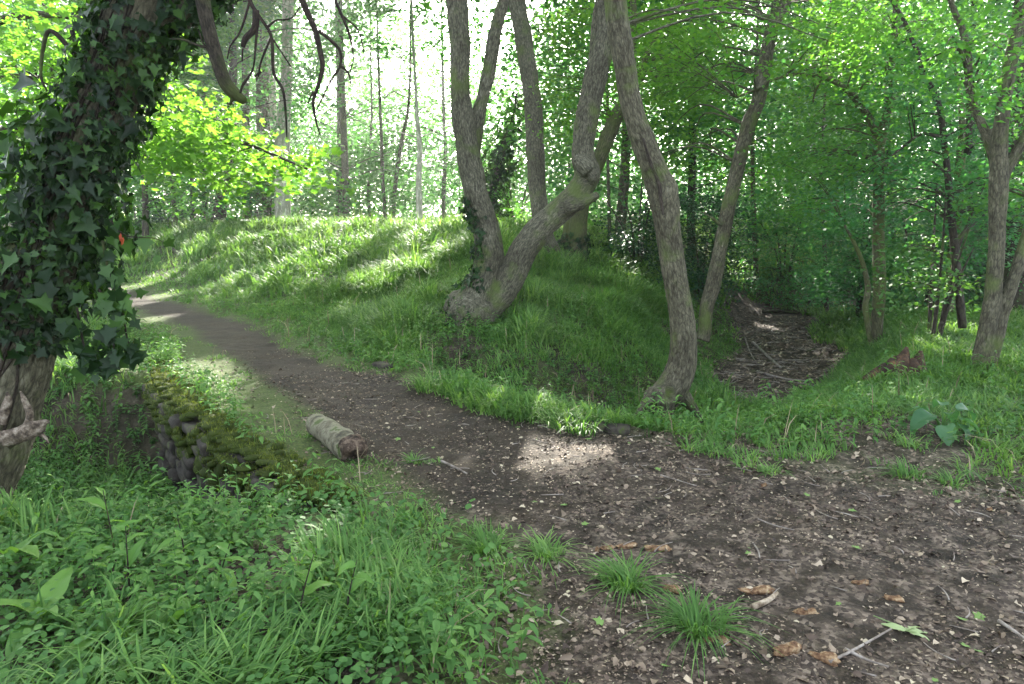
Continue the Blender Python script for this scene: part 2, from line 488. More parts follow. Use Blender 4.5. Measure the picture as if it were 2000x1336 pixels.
M['stump'] = mottled('charred_stump_wood', [(.35, (.012, .008, .006)), (.55, (.05, .03, .018)), (.68, (.16, .085, .04)), (.8, (.3, .18, .09))], 9, bump=1, bdist=.03)
M['deadleaf'] = tint_mat('dead_orange_leaf', [(0, (.22, .035, .012)), (1, (.33, .07, .02))], .6)
M['white_flower'] = tint_mat('white_umbel_flower', [(0, (.6, .62, .5)), (1, (.8, .8, .72))], .7)

# ------------------------------------------------------------------ ground, path, stream bed (one continuous height field split by surface)
def stretch(a0, a1, d0, k, lim):
    """coordinates from a0 to lim: even step d0 up to a1, then growing by k"""
    r = [a0]
    d = d0
    while r[-1] < lim:
        if r[-1] > a1: d *= k
        r.append(r[-1] + d)
    return r
yy = [-14, -9, -6, -4, -2.5, -1.5, -.7, 0, .5, .9] + stretch(1.2, 9.5, .045, 1.035, 104)
xp = stretch(0, 4.2, .045, 1.035, 102)
xx = [-a for a in xp[:0:-1]] + xp
gx, gy = np.meshgrid(np.array(xx), np.array(yy))
X, Y = gx.ravel(), gy.ravel()
Zh = height(X, Y)
MP, MB = m_path(X, Y), m_bed(X, Y)
near = (Y < 14)
Zh = Zh + np.where(near, (noise3(xy3(X, Y), 13, 71) - .5) * .018 + (noise3(xy3(X, Y), 5, 72) - .5) * .02, 0)
soil = np.maximum(1 - sstep(-.05, .22, MP), 1 - sstep(-.05, .3, MB))
dpc, spc = pdist(X, Y, PATHC)
verge = (1 - sstep(1.0, 2.6, dpc)) * (Y < 20)
under = fbm(xy3(X, Y), 1.7, 55)
# in long grass the earth itself is dark soil; only trodden verges are mossy
green = np.clip((1 - soil) * (.35 + .65 * verge) * sstep(.28, .55, under + .25 * verge), 0, 1)
right_near = (X > .3) & (Y < 7) | (Y < 3.9)
litter = np.clip(.35 + .65 * (MB < .2) + .65 * right_near + .4 * (Y < 3.6) - .25 * soil, 0, 1)
_dw, _ = pdist(X, Y, WALLTOP)
green = np.maximum(green, .9 * (1 - sstep(.25, .6, _dw)))
_dl, _ = pdist(X, Y, DITCH_L)
green = green * np.where((spc > 0) & (_dl < 2.1) & (Zh < -.12), .12, 1)
green = green * np.where((X > .6) & (Y < 6.5), .25, 1)
ny, nx = gx.shape
idx = np.arange(ny * nx).reshape(ny, nx)
quads = np.stack([idx[:-1, :-1], idx[:-1, 1:], idx[1:, 1:], idx[1:, :-1]], -1).reshape(-1, 4)
fm_p = MP[quads].mean(1) < 0.03
fm_b = (MB[quads].mean(1) < 0.03) & ~fm_p
def sub(q, name):
    u, inv = np.unique(q, return_inverse=True)
    return raw_mesh(name, np.stack([X[u], Y[u], Zh[u]], 1), [inv.reshape(-1, 4)], True, {'green': green[u], 'litter': litter[u]})
for nm, q in (('ground', quads[~fm_p & ~fm_b]), ('path', quads[fm_p]), ('stream_bed', quads[fm_b])):
    o = link(nm, sub(q, nm), M['ground'])
    tag(o, {'ground': 'mossy woodland ground under the grass', 'path': 'trodden dark earth path crossing the ditch', 'stream_bed': 'dry dark stream bed strewn with twigs'}[nm], kind='structure')

# ------------------------------------------------------------------ tubes and trunks
def spline(pts, n):
    """Catmull-Rom through rows (x,y,z,r) -> n samples"""
    p = np.asarray(pts, float)
    p = np.vstack([2 * p[0] - p[1], p, 2 * p[-1] - p[-2]])
    m = len(p) - 3
    t = np.linspace(0, m - 1e-6, n)
    i = t.astype(int); f = (t - i)[:, None]
    a, b, c, d = p[i], p[i + 1], p[i + 2], p[i + 3]
    r = .5 * (2 * b + (c - a) * f + (2 * a - 5 * b + 4 * c - d) * f ** 2 + (-a + 3 * b - 3 * c + d) * f ** 3)
    r[:, 3] = np.maximum(r[:, 3], .0015)
    return r
def tube(pts, seg=10, n=None, rough=0.0, seed=0, cap=True):
    """returns V, quads, caps, bc"""
    pts = np.asarray(pts, float)
    n = n or max(4, (len(pts) - 1) * 5)
    S = spline(pts, n) if len(pts) > 2 else np.linspace(0, 1, n)[:, None] * (pts[1] - pts[0]) + pts[0]
    c, r = S[:, :3], S[:, 3]
    T = np.gradient(c, axis=0); T /= np.linalg.norm(T, axis=1, keepdims=True) + 1e-9
    u = np.cross(T[0], [0.31, .95, .05]); u /= np.linalg.norm(u)
    U = [u]
    for k in range(1, n):
        w = U[-1] - T[k] * np.dot(U[-1], T[k]); U.append(w / np.linalg.norm(w))
    U = np.array(U); Vv = np.cross(T, U)
    L = np.concatenate([[0], np.cumsum(np.linalg.norm(np.diff(c, axis=0), axis=1))])
    th = np.linspace(0, 2 * math.pi, seg, endpoint=False)
    cs, sn = np.cos(th), np.sin(th)
    rr = np.repeat(r[:, None], seg, 1)
    bc = np.stack([np.repeat(cs[None] , n, 0) * rr * 1.0 * 3, np.repeat(sn[None], n, 0) * rr * 3, np.repeat(L[:, None], seg, 1) * .9], -1)
    if rough > 0:
        q = bc.reshape(-1, 3) + seed * 7.3
        rr = rr * (1 + rough * (fbm(q, 5, seed, 3).reshape(n, seg) - .5) * 2)
    V = c[:, None] + (U[:, None] * cs[None, :, None] + Vv[:, None] * sn[None, :, None]) * rr[..., None]
    k = np.arange(n - 1)[:, None] * seg; j = np.arange(seg)[None]; j2 = (j + 1) % seg
    F = np.stack([k + j, k + j2, k + seg + j2, k + seg + j], -1).reshape(-1, 4)
    V = V.reshape(-1, 3); bc = bc.reshape(-1, 3)
    caps = np.zeros((0, 3), int)
    if cap:
        V = np.vstack([V, c[:1], c[-1:]]); bc = np.vstack([bc, bc[:1] * 0 + [0, 0, L[0] * .9], bc[:1] * 0 + [0, 0, L[-1] * .9]])
        a, b = len(V) - 2, len(V) - 1
        jj = np.arange(seg); e = (n - 1) * seg
        caps = np.concatenate([np.stack([np.full(seg, a), (jj + 1) % seg, jj], 1), np.stack([np.full(seg, b), e + jj, e + (jj + 1) % seg], 1)])
    return V, F, caps, bc
class TB:
    def __init__(s): s.V = []; s.Q = []; s.T = []; s.B = []; s.n = 0
    def add(s, *a, **k):
        V, F, c, bc = tube(*a, **k)
        s.V.append(V); s.Q.append(F + s.n); s.T.append(c + s.n); s.B.append(bc + np.array([s.n * .013, 0, 0])); s.n += len(V)
    def mesh(s, name):
        return raw_mesh(name, np.vstack(s.V), [np.vstack(s.Q), np.vstack(s.T)], True, {'bc': np.vstack(s.B)})
def hero_trunk(name, curves, voxel=.02, ridge=.012, lump=.03, seed=0):
    """several tapering limbs fused into one skin by a voxel remesh, then ridged like bark"""
    b = TB()
    for c in curves: b.add(c, seg=16)
    tmp = bpy.data.objects.new('tmp', b.mesh('tmp')); C.objects.link(tmp)
    md = tmp.modifiers.new('r', 'REMESH'); md.mode = 'VOXEL'; md.voxel_size = voxel; md.use_smooth_shade = True
    sm = tmp.modifiers.new('s', 'SMOOTH'); sm.iterations = 6; sm.factor = .6
    dg = bpy.context.evaluated_depsgraph_get()
    ev = tmp.evaluated_get(dg)
    me = bpy.data.meshes.new_from_object(ev)
    bpy.data.objects.remove(tmp)
    nv = len(me.vertices)
    co = np.empty(nv * 3, np.float32); me.vertices.foreach_get('co', co); co = co.reshape(-1, 3).astype(float)
    nr = np.empty(nv * 3, np.float32); me.vertices.foreach_get('normal', nr); nr = nr.reshape(-1, 3).astype(float)
    best = np.full(nv, 1e9); bc = np.zeros((nv, 3))
    for ci, c in enumerate(curves):
        S = spline(c, 90) if len(c) > 2 else np.linspace(0, 1, 30)[:, None] * (np.array(c[1]) - c[0]) + c[0]
        T = np.gradient(S[:, :3], axis=0); T /= np.linalg.norm(T, axis=1, keepdims=True) + 1e-9
        U = [np.cross(T[0], [.31, .95, .05])]; U[0] /= np.linalg.norm(U[0])
        for k in range(1, len(S)):
            w = U[-1] - T[k] * np.dot(U[-1], T[k]); U.append(w / np.linalg.norm(w))
        U = np.array(U); Vv = np.cross(T, U)
        L = np.concatenate([[0], np.cumsum(np.linalg.norm(np.diff(S[:, :3], axis=0), axis=1))])
        D = np.linalg.norm(co[:, None, :] - S[None, :, :3], axis=2) - S[None, :, 3]
        k = D.argmin(1); d = D[np.arange(nv), k]
        rel = co - S[k, :3]
        a = (rel * U[k]).sum(1); b_ = (rel * Vv[k]).sum(1); al = (rel * T[k]).sum(1)
        q = np.stack([a * 3, b_ * 3, (L[k] + al) * .9 + ci * 5], 1)
        m = d < best
        best = np.where(m, d, best); bc[m] = q[m]
    q = bc + seed * 3.7
    rd = 1 - np.abs(fbm(q, 14, seed, 3) - .5) * 4
    co += nr * (rd * ridge + (fbm(co, 3.5, seed + 9) - .5) * lump)[:, None]
    me.vertices.foreach_set('co', co.astype(np.float32).ravel())
    at = me.attributes.new('bc', 'FLOAT_VECTOR', 'POINT'); at.data.foreach_set('vector', bc.astype(np.float32).ravel())
    me.polygons.foreach_set('use_smooth', np.ones(len(me.polygons), bool))
    me.update()
    me.name = name
    return me, co, nr
def PX(rows, d, lean=0.0):
    """rows of (u, v, width_px[, extra depth]) traced at distance d -> (x,y,z,r)"""
    out = []
    for r in rows:
        dd = d + (r[3] if len(r) > 3 else 0)
        p = P(r[0], r[1], dd)
        out.append([p[0], p[1], p[2], r[2] * .5 * dd / FPX])
    return out

# ------------------------------------------------------------------ foliage
# sun shafts: gaps in the canopy along which the low sun reaches the ground
SHAFTS = []
def shaft(p, r): SHAFTS.append((np.asarray(p, float), r))
def prune(pos, seed=0):
    keep = np.ones(len(pos), bool)
    nz = noise3(pos, .9, 400 + seed)
    for p, r in SHAFTS:
        rel = pos - p
        al = rel @ SUND
        d = np.linalg.norm(rel - al[:, None] * SUND, axis=1)
        keep &= ~((d < r * (.75 + .5 * nz) + .003 * np.maximum(al, 0)) & (al > 2.5))
    return keep

def spray_leaves(bag, cen, rad, nleaf, size, flat=.28, tmpl=LEAF4, droop=.25, tint=(.5, .22), seed=0, doprune=True):
    """cen (n,3), rad (n,), nleaf per spray: leaves lie in thin, drooping plates"""
    n = len(cen)
    k = rng.poisson(nleaf, n) if np.isscalar(nleaf) else nleaf
    i = np.repeat(np.arange(n), k)
    m = len(i)
    if m == 0: return
    a = rng.uniform(0, 2 * math.pi, m)
    r = rad[i] * np.sqrt(rng.uniform(0, 1, m)) * (.7 + .6 * noise3(np.stack([np.cos(a) * 2 + i, np.sin(a) * 2, i * 1.7], 1), 1.0, 17))
    tilt = rng.normal(0, .25, (n, 2))
    x, y = r * np.cos(a), r * np.sin(a)
    z = tilt[i, 0] * x + tilt[i, 1] * y - droop * r * r / rad[i] + rng.normal(0, 1, m) * flat * rad[i] * .5
    pos = cen[i] + np.stack([x, y, z], 1)
    nr = np.stack([tilt[i, 0] * -1 + rng.normal(0, .55, m), tilt[i, 1] * -1 + rng.normal(0, .55, m), np.ones(m)], 1)
    sz = size * rng.uniform(.6, 1.25, m)
    tn = np.clip(rng.normal(tint[0], tint[1], m) * .6 + rng.normal(tint[0], tint[1], n)[i] * .4, 0, 1)
    if doprune:
        kp = prune(pos, seed)
        pos, nr, sz, tn = pos[kp], nr[kp], sz[kp], tn[kp]
    # keep clear of the lens
    kp = np.linalg.norm(pos - [0, 0, CAMH], axis=1) > 2.0
    pos, nr, sz, tn = pos[kp], nr[kp], sz[kp], tn[kp]
    R = frames(nr, rng.uniform(0, 2 * math.pi, len(pos)))
    bag.add(place(tmpl[0], pos, R, sz), tmpl[1], tn)

def make_tree(name, label, cat, stems, bark, sprays, leafm, d_loc=None, group=None, size=.08, nleaf=60, tmpl=LEAF4, hero=False, flat=.28,
              seed=0, ridge=.012, lump=.03, tint=(.5, .2), seg=10, extra=None, branches=True, voxel=.02, doprune=True, rad=(.35, .75), brr=.012, bstep=2):
    """stems: lists of (x,y,z,r). sprays: (u0,u1,v0,v1,d0,d1,count) boxes in the view, or ('b',x,y,z,rx,ry,rz,count) blobs"""
    base = stems[0][0]
    t = thing(name, label, cat, (base[0], base[1], H1(base[0], base[1])), group)
    allp = np.array([p for s in stems for p in spline(s, 24)]) if len(stems[0]) > 2 else np.array([p for s in stems for p in s])
    cens = []
    for sp in sprays:
        if sp[0] == 'b':
            _, x, y, z, rx, ry, rz, n = sp
            q = rng.normal(0, 1, (n, 3)); q /= np.linalg.norm(q, axis=1, keepdims=True)
            q *= rng.uniform(.25, 1, (n, 1)) ** .5
            cens.append(np.array([x, y, z]) + q * [rx, ry, rz])
        else:
            u0, u1, v0, v1, a, b, n = sp
            cens.append(np.array([P(rng.uniform(u0, u1), rng.uniform(v0, v1), rng.uniform(a, b)) for _ in range(n)]))
    tb = TB()
    if not hero:
        for k, s in enumerate(stems): tb.add(s, seg=seg, rough=.06, seed=seed + k)
    me = co = nr = None
    if cens:
        cen = np.vstack(cens)
        rd = rng.uniform(rad[0], rad[1], len(cen))
        if branches:
            for c in cen[::bstep]:
                w = np.linalg.norm(allp[:, :3] - c, axis=1) + np.maximum(0, allp[:, 2] - c[2]) * .8
                a = allp[w.argmin()]
                L = np.linalg.norm(a[:3] - c)
                if L < .25 or L > 7: continue
                mid = a[:3] * .5 + c * .5 + np.array([rng.normal(0, .08), rng.normal(0, .08), .12]) * L
                r0 = min(a[3] * .5, brr * (1 + L * .25))
                tb.add([[*a[:3], r0], [*mid, r0 * .6], [*c, r0 * .22]], seg=5, n=9)
        bag = Bag()
        spray_leaves(bag, cen, rd, nleaf, size, flat=flat, tmpl=tmpl, tint=tint, seed=seed, doprune=doprune)
        link('crown', bag.mesh('crown'), leafm, t)
    if hero:
        me, co, nr = hero_trunk('trunk', stems, ridge=ridge, lump=lump, seed=seed, voxel=voxel)
        link('trunk', me, bark, t)
        if tb.n and len(tb.V) > 6: link('branch', tb.mesh('branch'), bark, t)
        elif tb.n:
            for V_, Q_, T_, B_ in zip(tb.V, tb.Q, tb.T, tb.B):
                o_ = Q_.min()
                link('branch', raw_mesh('branch', V_, [Q_ - o_, T_ - o_], True, {'bc': B_}), bark, t)
    else:
        link('trunk', tb.mesh('trunk'), bark, t)
    return t, co, nr

def ivy_on(parent, co, nr, sel, n, size, off=(.01, .08), matl='ivy', name='ivy', tmpl=IVY, tint=(.45, .25)):
    k = rng.choice(np.where(sel)[0], n)
    o = rng.uniform(off[0], off[1], n)
    pos = co[k] + nr[k] * o[:, None] + rng.normal(0, .02, (n, 3))
    nn = nr[k] + rng.normal(0, .5, (n, 3)) + np.array([0, 0, .45])
    # tips hang down
    R = frames(nn, np.full(n, -math.pi / 2) + rng.normal(0, .8, n))
    bag = Bag()
    TT = np.asarray(tmpl[0])[None] * np.stack([rng.uniform(.75, 1.15, n), rng.uniform(.6, 1.1, n), rng.uniform(.3, 3.2, n)], 1)[:, None, :]
    TT = TT + rng.normal(0, .035, TT.shape)
    sz = size * np.clip(np.exp(rng.normal(-.15, .38, n)), .3, 1.6)
    V = np.einsum('nij,nkj->nki', R, TT) * sz[:, None, None] + pos[:, None, :]
    bag.add(V, tmpl[1], np.clip(rng.normal(tint[0], tint[1], n), 0, 1))
    return link(name, bag.mesh(name), M[matl], parent)

# ------------------------------------------------------------------ where the low sun gets through
for u, v in [(955, 896), (1000, 889), (1045, 882), (1090, 875), (1140, 870), (1080, 906), (1130, 897), (1180, 888)]:
    p = Z0(u, v); shaft([p[0], p[1], 0], .12 if v < 897 else .07)
shaft([-3.8, 21.5, 1.3], 2.3); shaft([-7.2, 23, 1.3], 1.7); shaft([.2, 21, 1.3], 1.4); shaft([-2.0, 17.3, 1.2], .6); shaft([-10.5, 23.5, 1.3], 1.2)
for _q in range(16):
    shaft([-13 + _q * .95 + .4 * math.sin(_q * 5), 19.5 + 3 * math.sin(_q * 2.3), 1.3], .45)
shaft(P(440, 270, 10), 1.5); shaft(P(330, 330, 10), 1.2); shaft(P(60, 120, 9), 1.6); shaft(P(120, 330, 9), 1.0)
for u, v, rr_ in ((1745, 790, .22), (1900, 660, .4), (1830, 790, .12), (560, 600, .18), (420, 580, .22), (700, 590, .35), (820, 540, .4), (620, 540, .5), (330, 520, .6), (1240, 560, .4), (1500, 640, .25), (1720, 600, .3), (330, 960, .12), (200, 1010, .14), (620, 1090, .1)):
    shaft(G(u, v), rr_)
shaft(G(1935, 710), .6); shaft(P(552, 380, 28), .9); shaft(P(556, 230, 28), .9); shaft(P(562, 90, 28), .9); shaft(P(820, 400, 27), .5); shaft(P(1020, 80, 14), .3)
_r = random.Random(31)
for _ in range(12):
    shaft(P(_r.uniform(1550, 2100), _r.uniform(-100, 300), _r.uniform(10, 16)), _r.uniform(.3, .7))
for _ in range(10):
    shaft(P(_r.uniform(200, 1350), _r.uniform(-60, 400), _r.uniform(20, 36)), _r.uniform(.5, 1.0))
for _q in range(26):
    shaft([_r.uniform(-12, 1), _r.uniform(17.5, 23), 1.3], _r.uniform(.3, .6))
for _ in range(26):
    shaft([_r.uniform(-9, 1), _r.uniform(13.5, 21), 1.3], _r.uniform(.15, .4))

# ------------------------------------------------------------------ the leaning ivy-covered tree at the left
r = [(-150, 1120, 210), (-85, 990, 160), (-20, 850, 150), (22, 720, 136), (55, 600, 120), (102, 450, 108), (165, 300, 102), (205, 200, 102), (245, 100, 108), (287, 0, 120), (340, -130, 145), (400, -300, 150), (450, -520, 120), (480, -800, 90)]
ivy_stems = [PX(r, 4.0),
             PX([(320, 20, 90), (385, -30, 62), (460, -110, 44), (600, -220, 36), (760, -330, 26)], 4.0)]
t, co, nr = make_tree('ivy_tree', 'big leaning tree at the left edge, its trunk wrapped in dark glossy ivy', 'tree', ivy_stems, M['bark_brown'],
    [('b', -1.6, 4.2, 7.2, 2.2, 2.0, 1.2, 46)], M['leaf_mid'], hero=True, seed=1, ridge=.016, lump=.05, size=.11, nleaf=60)
pxz = (co[:, 2] > .92) & (co[:, 2] < 4.2)
ivy_on(t, co, nr, pxz & (noise3(co, 4.5, 91) > .33), 7600, .056, (.0, .09), tint=(.5, .3))
ivy_on(t, co, nr, (co[:, 2] > 1.15) & (co[:, 2] < 3.6) & (co[:, 0] < -2.2) & (co[:, 2] < 2.2), 700, .085, (.06, .22))
# ivy stems creeping up the bark
tb = TB()
for k in range(14):
    a = rng.uniform(-.7, .5); z = .3; pts = []
    S = spline(ivy_stems[0], 60)
    for j in range(4, 44, 3):
        a += rng.normal(0, .18)
        c = S[j]
        pts.append([c[0] + math.sin(a) * (c[3] + .012), c[1] - math.cos(a) * (c[3] + .012), c[2], .009 * (1 - j / 70)])
    tb.add(pts, seg=5)
link('ivy_stem', tb.mesh('ivy_stem'), M['twig'], t)
# broken branch stub and dangling dead twigs
M['limb'] = bark_mat('dark_mossy_limb_bark', (.010, .008, .005), (.026, .021, .014), (.05, .042, .028), .6, (.045, .06, .012), scale=2)
def twigs(rows, d, rec, parent, name, seed):
    """a dead branch drawn as traced rows plus side twigs (start index, [(du,dv,w)...])"""
    tb = TB()
    pr = PX(rows, d)
    tb.add(pr, seg=9, rough=.12, seed=seed)
    for rr_ in rec: tb.add(PX(rr_, d), seg=6, rough=.1, seed=seed + 1)
    return link(name, tb.mesh(name), M['twig'] if name != 'mossy_limb' else M['limb'], parent)
o = twigs([(385, -80, 30), (395, 0, 27), (408, 60, 26), (425, 120, 25), (440, 160, 26), (458, 182, 24), (478, 198, 14)], 3.7,
      [[(455, 185, 9), (452, 198, 7), (449, 206, 4)], [(412, 95, 6), (385, 88, 5), (360, 78, 4), (335, 76, 2)], [(420, 110, 6), (400, 90, 4), (388, 60, 3)]], t, 'mossy_limb', 3)
o['label'] = 'short broken mossy limb hanging down'
twigs([(560, -90, 15), (590, 0, 12), (614, 55, 11), (624, 95, 10), (630, 130, 9), (622, 165, 7), (612, 200, 6), (618, 240, 4), (626, 265, 2)], 3.6,
      [[(622, 60, 7), (645, 78, 6), (664, 100, 6), (664, 128, 5), (645, 160, 4), (628, 195, 3), (616, 220, 2)], [(664, 128, 5), (680, 142, 4), (686, 165, 2.5)], [(612, 180, 5), (604, 195, 3), (602, 202, 3)]], t, 'dead_branch', 5)
twigs([(470, -60, 12), (487, 0, 9), (505, 30, 7), (530, 72, 6), (534, 140, 6), (552, 175, 5), (558, 220, 4), (560, 268, 2)], 3.5,
      [[(500, 20, 14), (497, 55, 13), (480, 75, 12), (474, 92, 8)], [(487, 5, 5), (470, 60, 4), (450, 90, 3), (444, 115, 2)], [(505, 30, 6), (500, 80, 5), (494, 135, 4), (475, 165, 5), (469, 182, 4)],
       [(530, 72, 5), (510, 120, 4), (505, 150, 3)], [(520, 55, 5), (540, 40, 4), (570, 35, 3), (590, 5, 2)], [(534, 78, 4), (568, 130, 3)], [(510, 140, 5), (497, 150, 4)], [(474, 95, 4), (473, 120, 3)]], t, 'dead_branch', 8)
twigs([(640, -60, 7), (655, 0, 6), (680, 60, 5), (690, 110, 3), (684, 140, 2)], 3.6, [[(668, 30, 4), (700, 60, 3), (712, 110, 2)]], t, 'dead_branch', 10)
twigs([(150, 110, 10), (100, 60, 8), (84, 95, 7), (80, 150, 5), (92, 178, 3)], 3.9, [[(140, 60, 8), (160, 110, 5), (230, 95, 3)]], t, 'dead_branch', 11)
tb = TB()
for rr_ in ([(10, 856, 40), (45, 846, 34), (70, 834, 30), (84, 826, 17), (95, 822, 5)], [(0, 825, 26), (10, 800, 20), (16, 782, 15), (14, 766, 4)], [(52, 838, 24), (58, 808, 16), (50, 786, 12), (40, 764, 3)], [(66, 840, 20), (84, 850, 12), (96, 866, 3)]):
    tb.add(PX(rr_, 3.75), seg=18, n=44, rough=.8, seed=4)
o = link('broken_stub', tb.mesh('broken_stub'), mottled('weathered_stub_wood', [(.36, (.03, .022, .015)), (.5, (.11, .085, .06)), (.64, (.26, .22, .17))], 30, bump=1.0), t)
o['label'] = 'pale jagged broken branch stub'
# trailing ivy strands on the right side of the trunk
for k, rows in enumerate(([(200, 470, 5), (215, 540, 5), (238, 600, 4), (248, 660, 4), (262, 700, 3)], [(190, 560, 5), (215, 600, 4), (225, 650, 3), (215, 720, 2)], [(150, 600, 5), (165, 680, 4), (180, 720, 3)], [(215, 430, 4), (245, 460, 3), (300, 465, 2), (322, 475, 2)])):
    tb = TB(); pr = PX(rows, 3.8); tb.add(pr, seg=5)
    strand = link('ivy_strand', tb.mesh('ivy_strand'), M['twig'], t)
    S = spline(pr, 60)[:, :3]
    m = 46 if k < 3 else 8
    pos = S[rng.integers(6, 60, m)] + rng.normal(0, .035, (m, 3))
    bag = Bag(); bag.add(place(IVY[0], pos, frames(np.array([0, -1, .3]) + rng.normal(0, .5, (m, 3)), np.full(m, -math.pi / 2) + rng.normal(0, .7, m)), .085 * rng.uniform(.6, 1.2, m)), IVY[1], rng.uniform(.2, .9, m))
    link('ivy_leaf', bag.mesh('ivy_leaf'), M['ivy'], strand)['kind'] = 'stuff'
p = P(236, 455, 3.7)
bag = Bag(); bag.add(place(LEAF6[0] * [1, .5, 3], np.array([p, p + [.01, 0, -.02]]), frames(np.array([[0, -1, .1], [.6, -1, 0]]), np.array([-1.5, -1.8])), np.array([.055, .045])), LEAF6[1], np.array([.2, .8]))
o = link('dead_leaf', bag.mesh('dead_leaf'), M['deadleaf'], t); o['label'] = 'withered orange-red leaf'

# ------------------------------------------------------------------ the twin-stemmed tree on the bank
twin = [PX([(925, 640, 90), (926, 610, 92), (934, 575, 74), (950, 530, 56), (955, 490, 56), (948, 440, 48), (935, 400, 46), (925, 350, 44), (914, 300, 43), (905, 240, 40), (900, 190, 37), (898, 140, 35), (899, 95, 37), (895, 45, 38), (893, 0, 38), (888, -80, 36), (900, -200, 34), (880, -400, 30), (900, -700, 22)], 9.6),
        PX([(926, 610, 90), (950, 600, 62), (978, 575, 52), (1000, 540, 52), (1022, 490, 52), (1052, 450, 50), (1085, 420, 46), (1115, 390, 44), (1140, 360, 46), (1147, 335, 48), (1138, 300, 42), (1143, 250, 42), (1152, 200, 42), (1163, 150, 42), (1176, 100, 38), (1186, 50, 34), (1180, 0, 30), (1176, -80, 28), (1160, -240, 24), (1180, -500, 16)], 9.6),
        PX([(920, 310, 30), (928, 268, 26), (935, 220, 26), (948, 170, 24), (960, 110, 22), (970, 50, 20), (984, 0, 18), (1000, -60, 17), (1030, -200, 14), (1050, -420, 10)], 9.75),
        PX([(1105, 405, 26), (1130, 400, 22), (1150, 390, 19), (1169, 380, 15)], 9.45),
        PX([(1150, 335, 30), (1135, 318, 30), (1122, 308, 16)], 9.4),
        PX([(1148, 345, 40), (1156, 342, 34), (1166, 338, 18)], 9.5),
        PX([(1160, 170, 34), (1168, 100, 32), (1172, 30, 28), (1180, -40, 26), (1150, -200, 20)], 9.8),
        PX([(918, 598, 62), (898, 606, 44), (882, 622, 26), (868, 645, 12)], 9.5), PX([(938, 606, 54), (950, 625, 34), (952, 650, 16)], 9.42), PX([(922, 610, 50), (915, 630, 34), (905, 655, 14)], 9.4), PX([(905, 590, 50), (890, 585, 34), (872, 610, 20)], 9.75)]
t, co, nr = make_tree('twin_stemmed_tree', 'gnarled grey bank tree splitting into an upright stem and a low curving one', 'tree', twin, M['bark_grey'],
    [('b', -.5, 9.6, 7.0, 2.4, 2.2, 1.4, 40), (1385, 1700, -20, 120, 9, 10, 10)], M['leaf_mid'], hero=True, seed=2, ridge=.010, lump=.04, size=.09, nleaf=50, voxel=.018)
S = spline(twin[0], 80)
u_px = 1000 + co[:, 0] / co[:, 1] * FPX
zlo, zhi = P(0, 560, 9.6)[2], P(0, 385, 9.6)[2]
ivy_on(t, co, nr, (co[:, 2] > zlo) & (co[:, 2] < zhi) & (u_px < 945) & (co[:, 1] < 9.75) & (nr[:, 0] < .15) & (noise3(co, 5, 9) > .4), 420, .065, (.0, .05))
ivy_on(t, co, nr, (co[:, 2] < P(0, 575, 9.6)[2]) & (u_px < 925) & (nr[:, 0] < .3), 160, .05, (.0, .03))

# ------------------------------------------------------------------ the curved trunk at the ditch
cur = [PX([(1282, 806, 62), (1292, 782, 64), (1312, 758, 62), (1328, 725, 58), (1335, 690, 54), (1334, 640, 50), (1328, 590, 48), (1318, 540, 46), (1310, 490, 46), (1303, 440, 48), (1297, 395, 54), (1286, 355, 52), (1273, 320, 46), (1258, 280, 44), (1242, 235, 42), (1230, 190, 41), (1222, 140, 41), (1214, 90, 43), (1206, 40, 43), (1202, 0, 42), (1190, -80, 40), (1195, -220, 38), (1170, -420, 34), (1180, -700, 26)], 7.5),
       PX([(1296, 400, 40), (1302, 372, 42), (1303, 350, 26), (1300, 338, 10)], 7.45),
       PX([(1298, 768, 46), (1278, 772, 34), (1262, 786, 22), (1245, 812, 12)], 7.35), PX([(1312, 762, 46), (1338, 778, 30), (1356, 800, 18), (1372, 825, 10)], 7.5), PX([(1300, 780, 44), (1302, 800, 28), (1306, 830, 14)], 7.3), PX([(1292, 772, 40), (1270, 768, 30), (1262, 764, 24)], 7.45)]
t, co, nr = make_tree('curved_tree', 'grey-brown tree bent like a bow, rising from the ditch beside the path', 'tree', cur, M['bark_brown'],
    [('b', 1.6, 7.6, 6.6, 2.0, 1.6, 1.2, 36)], M['leaf_mid'], hero=True, seed=3, ridge=.006, lump=.025, size=.09, nleaf=50, voxel=.016)
tb = TB(); tb.add(PX([(1256, 270, 5), (1268, 310, 6), (1280, 340, 7), (1288, 365, 8), (1292, 400, 7), (1295, 420, 3)], 7.36), seg=6, rough=.3, seed=1)
link('bark_seam', tb.mesh('bark_seam'), M['bark_dark'], t)

# ------------------------------------------------------------------ further single trees, each traced from its own place
lean = [PX([(1370, 664, 34), (1376, 645, 27), (1380, 600, 27), (1392, 560, 29), (1404, 500, 27), (1414, 450, 26), (1424, 400, 26), (1438, 340, 26), (1450, 290, 26), (1463, 240, 27), (1480, 200, 26), (1490, 150, 25), (1498, 100, 24), (1510, 50, 23), (1530, 10, 20), (1550, -40, 19), (1600, -180, 16), (1640, -400, 12)], 11),
        PX([(1506, 60, 16), (1512, 25, 14), (1514, 0, 12), (1510, -80, 10)], 11), PX([(1408, 440, 8), (1390, 425, 6), (1370, 413, 4)], 10.9), PX([(1440, 190, 4), (1475, 175, 6), (1500, 160, 6), (1535, 148, 5)], 10.9)]
make_tree('leaning_tree', 'slim brown tree leaning right, on the bank left of the dark stream bed', 'tree', lean, M['bark_brown'],
    [(1240, 1460, -60, 160, 10.2, 13, 44), (1530, 1720, -60, 150, 9.6, 12.5, 46), (1240, 1420, 150, 330, 12, 15, 30), (1180, 1320, 0, 80, 11, 13, 8), ('b', 4, 11, 6.6, 2.5, 2, 1.2, 40)], M['leaf_yellow'], hero=True, seed=4, ridge=.005, lump=.025, size=.075, nleaf=65)
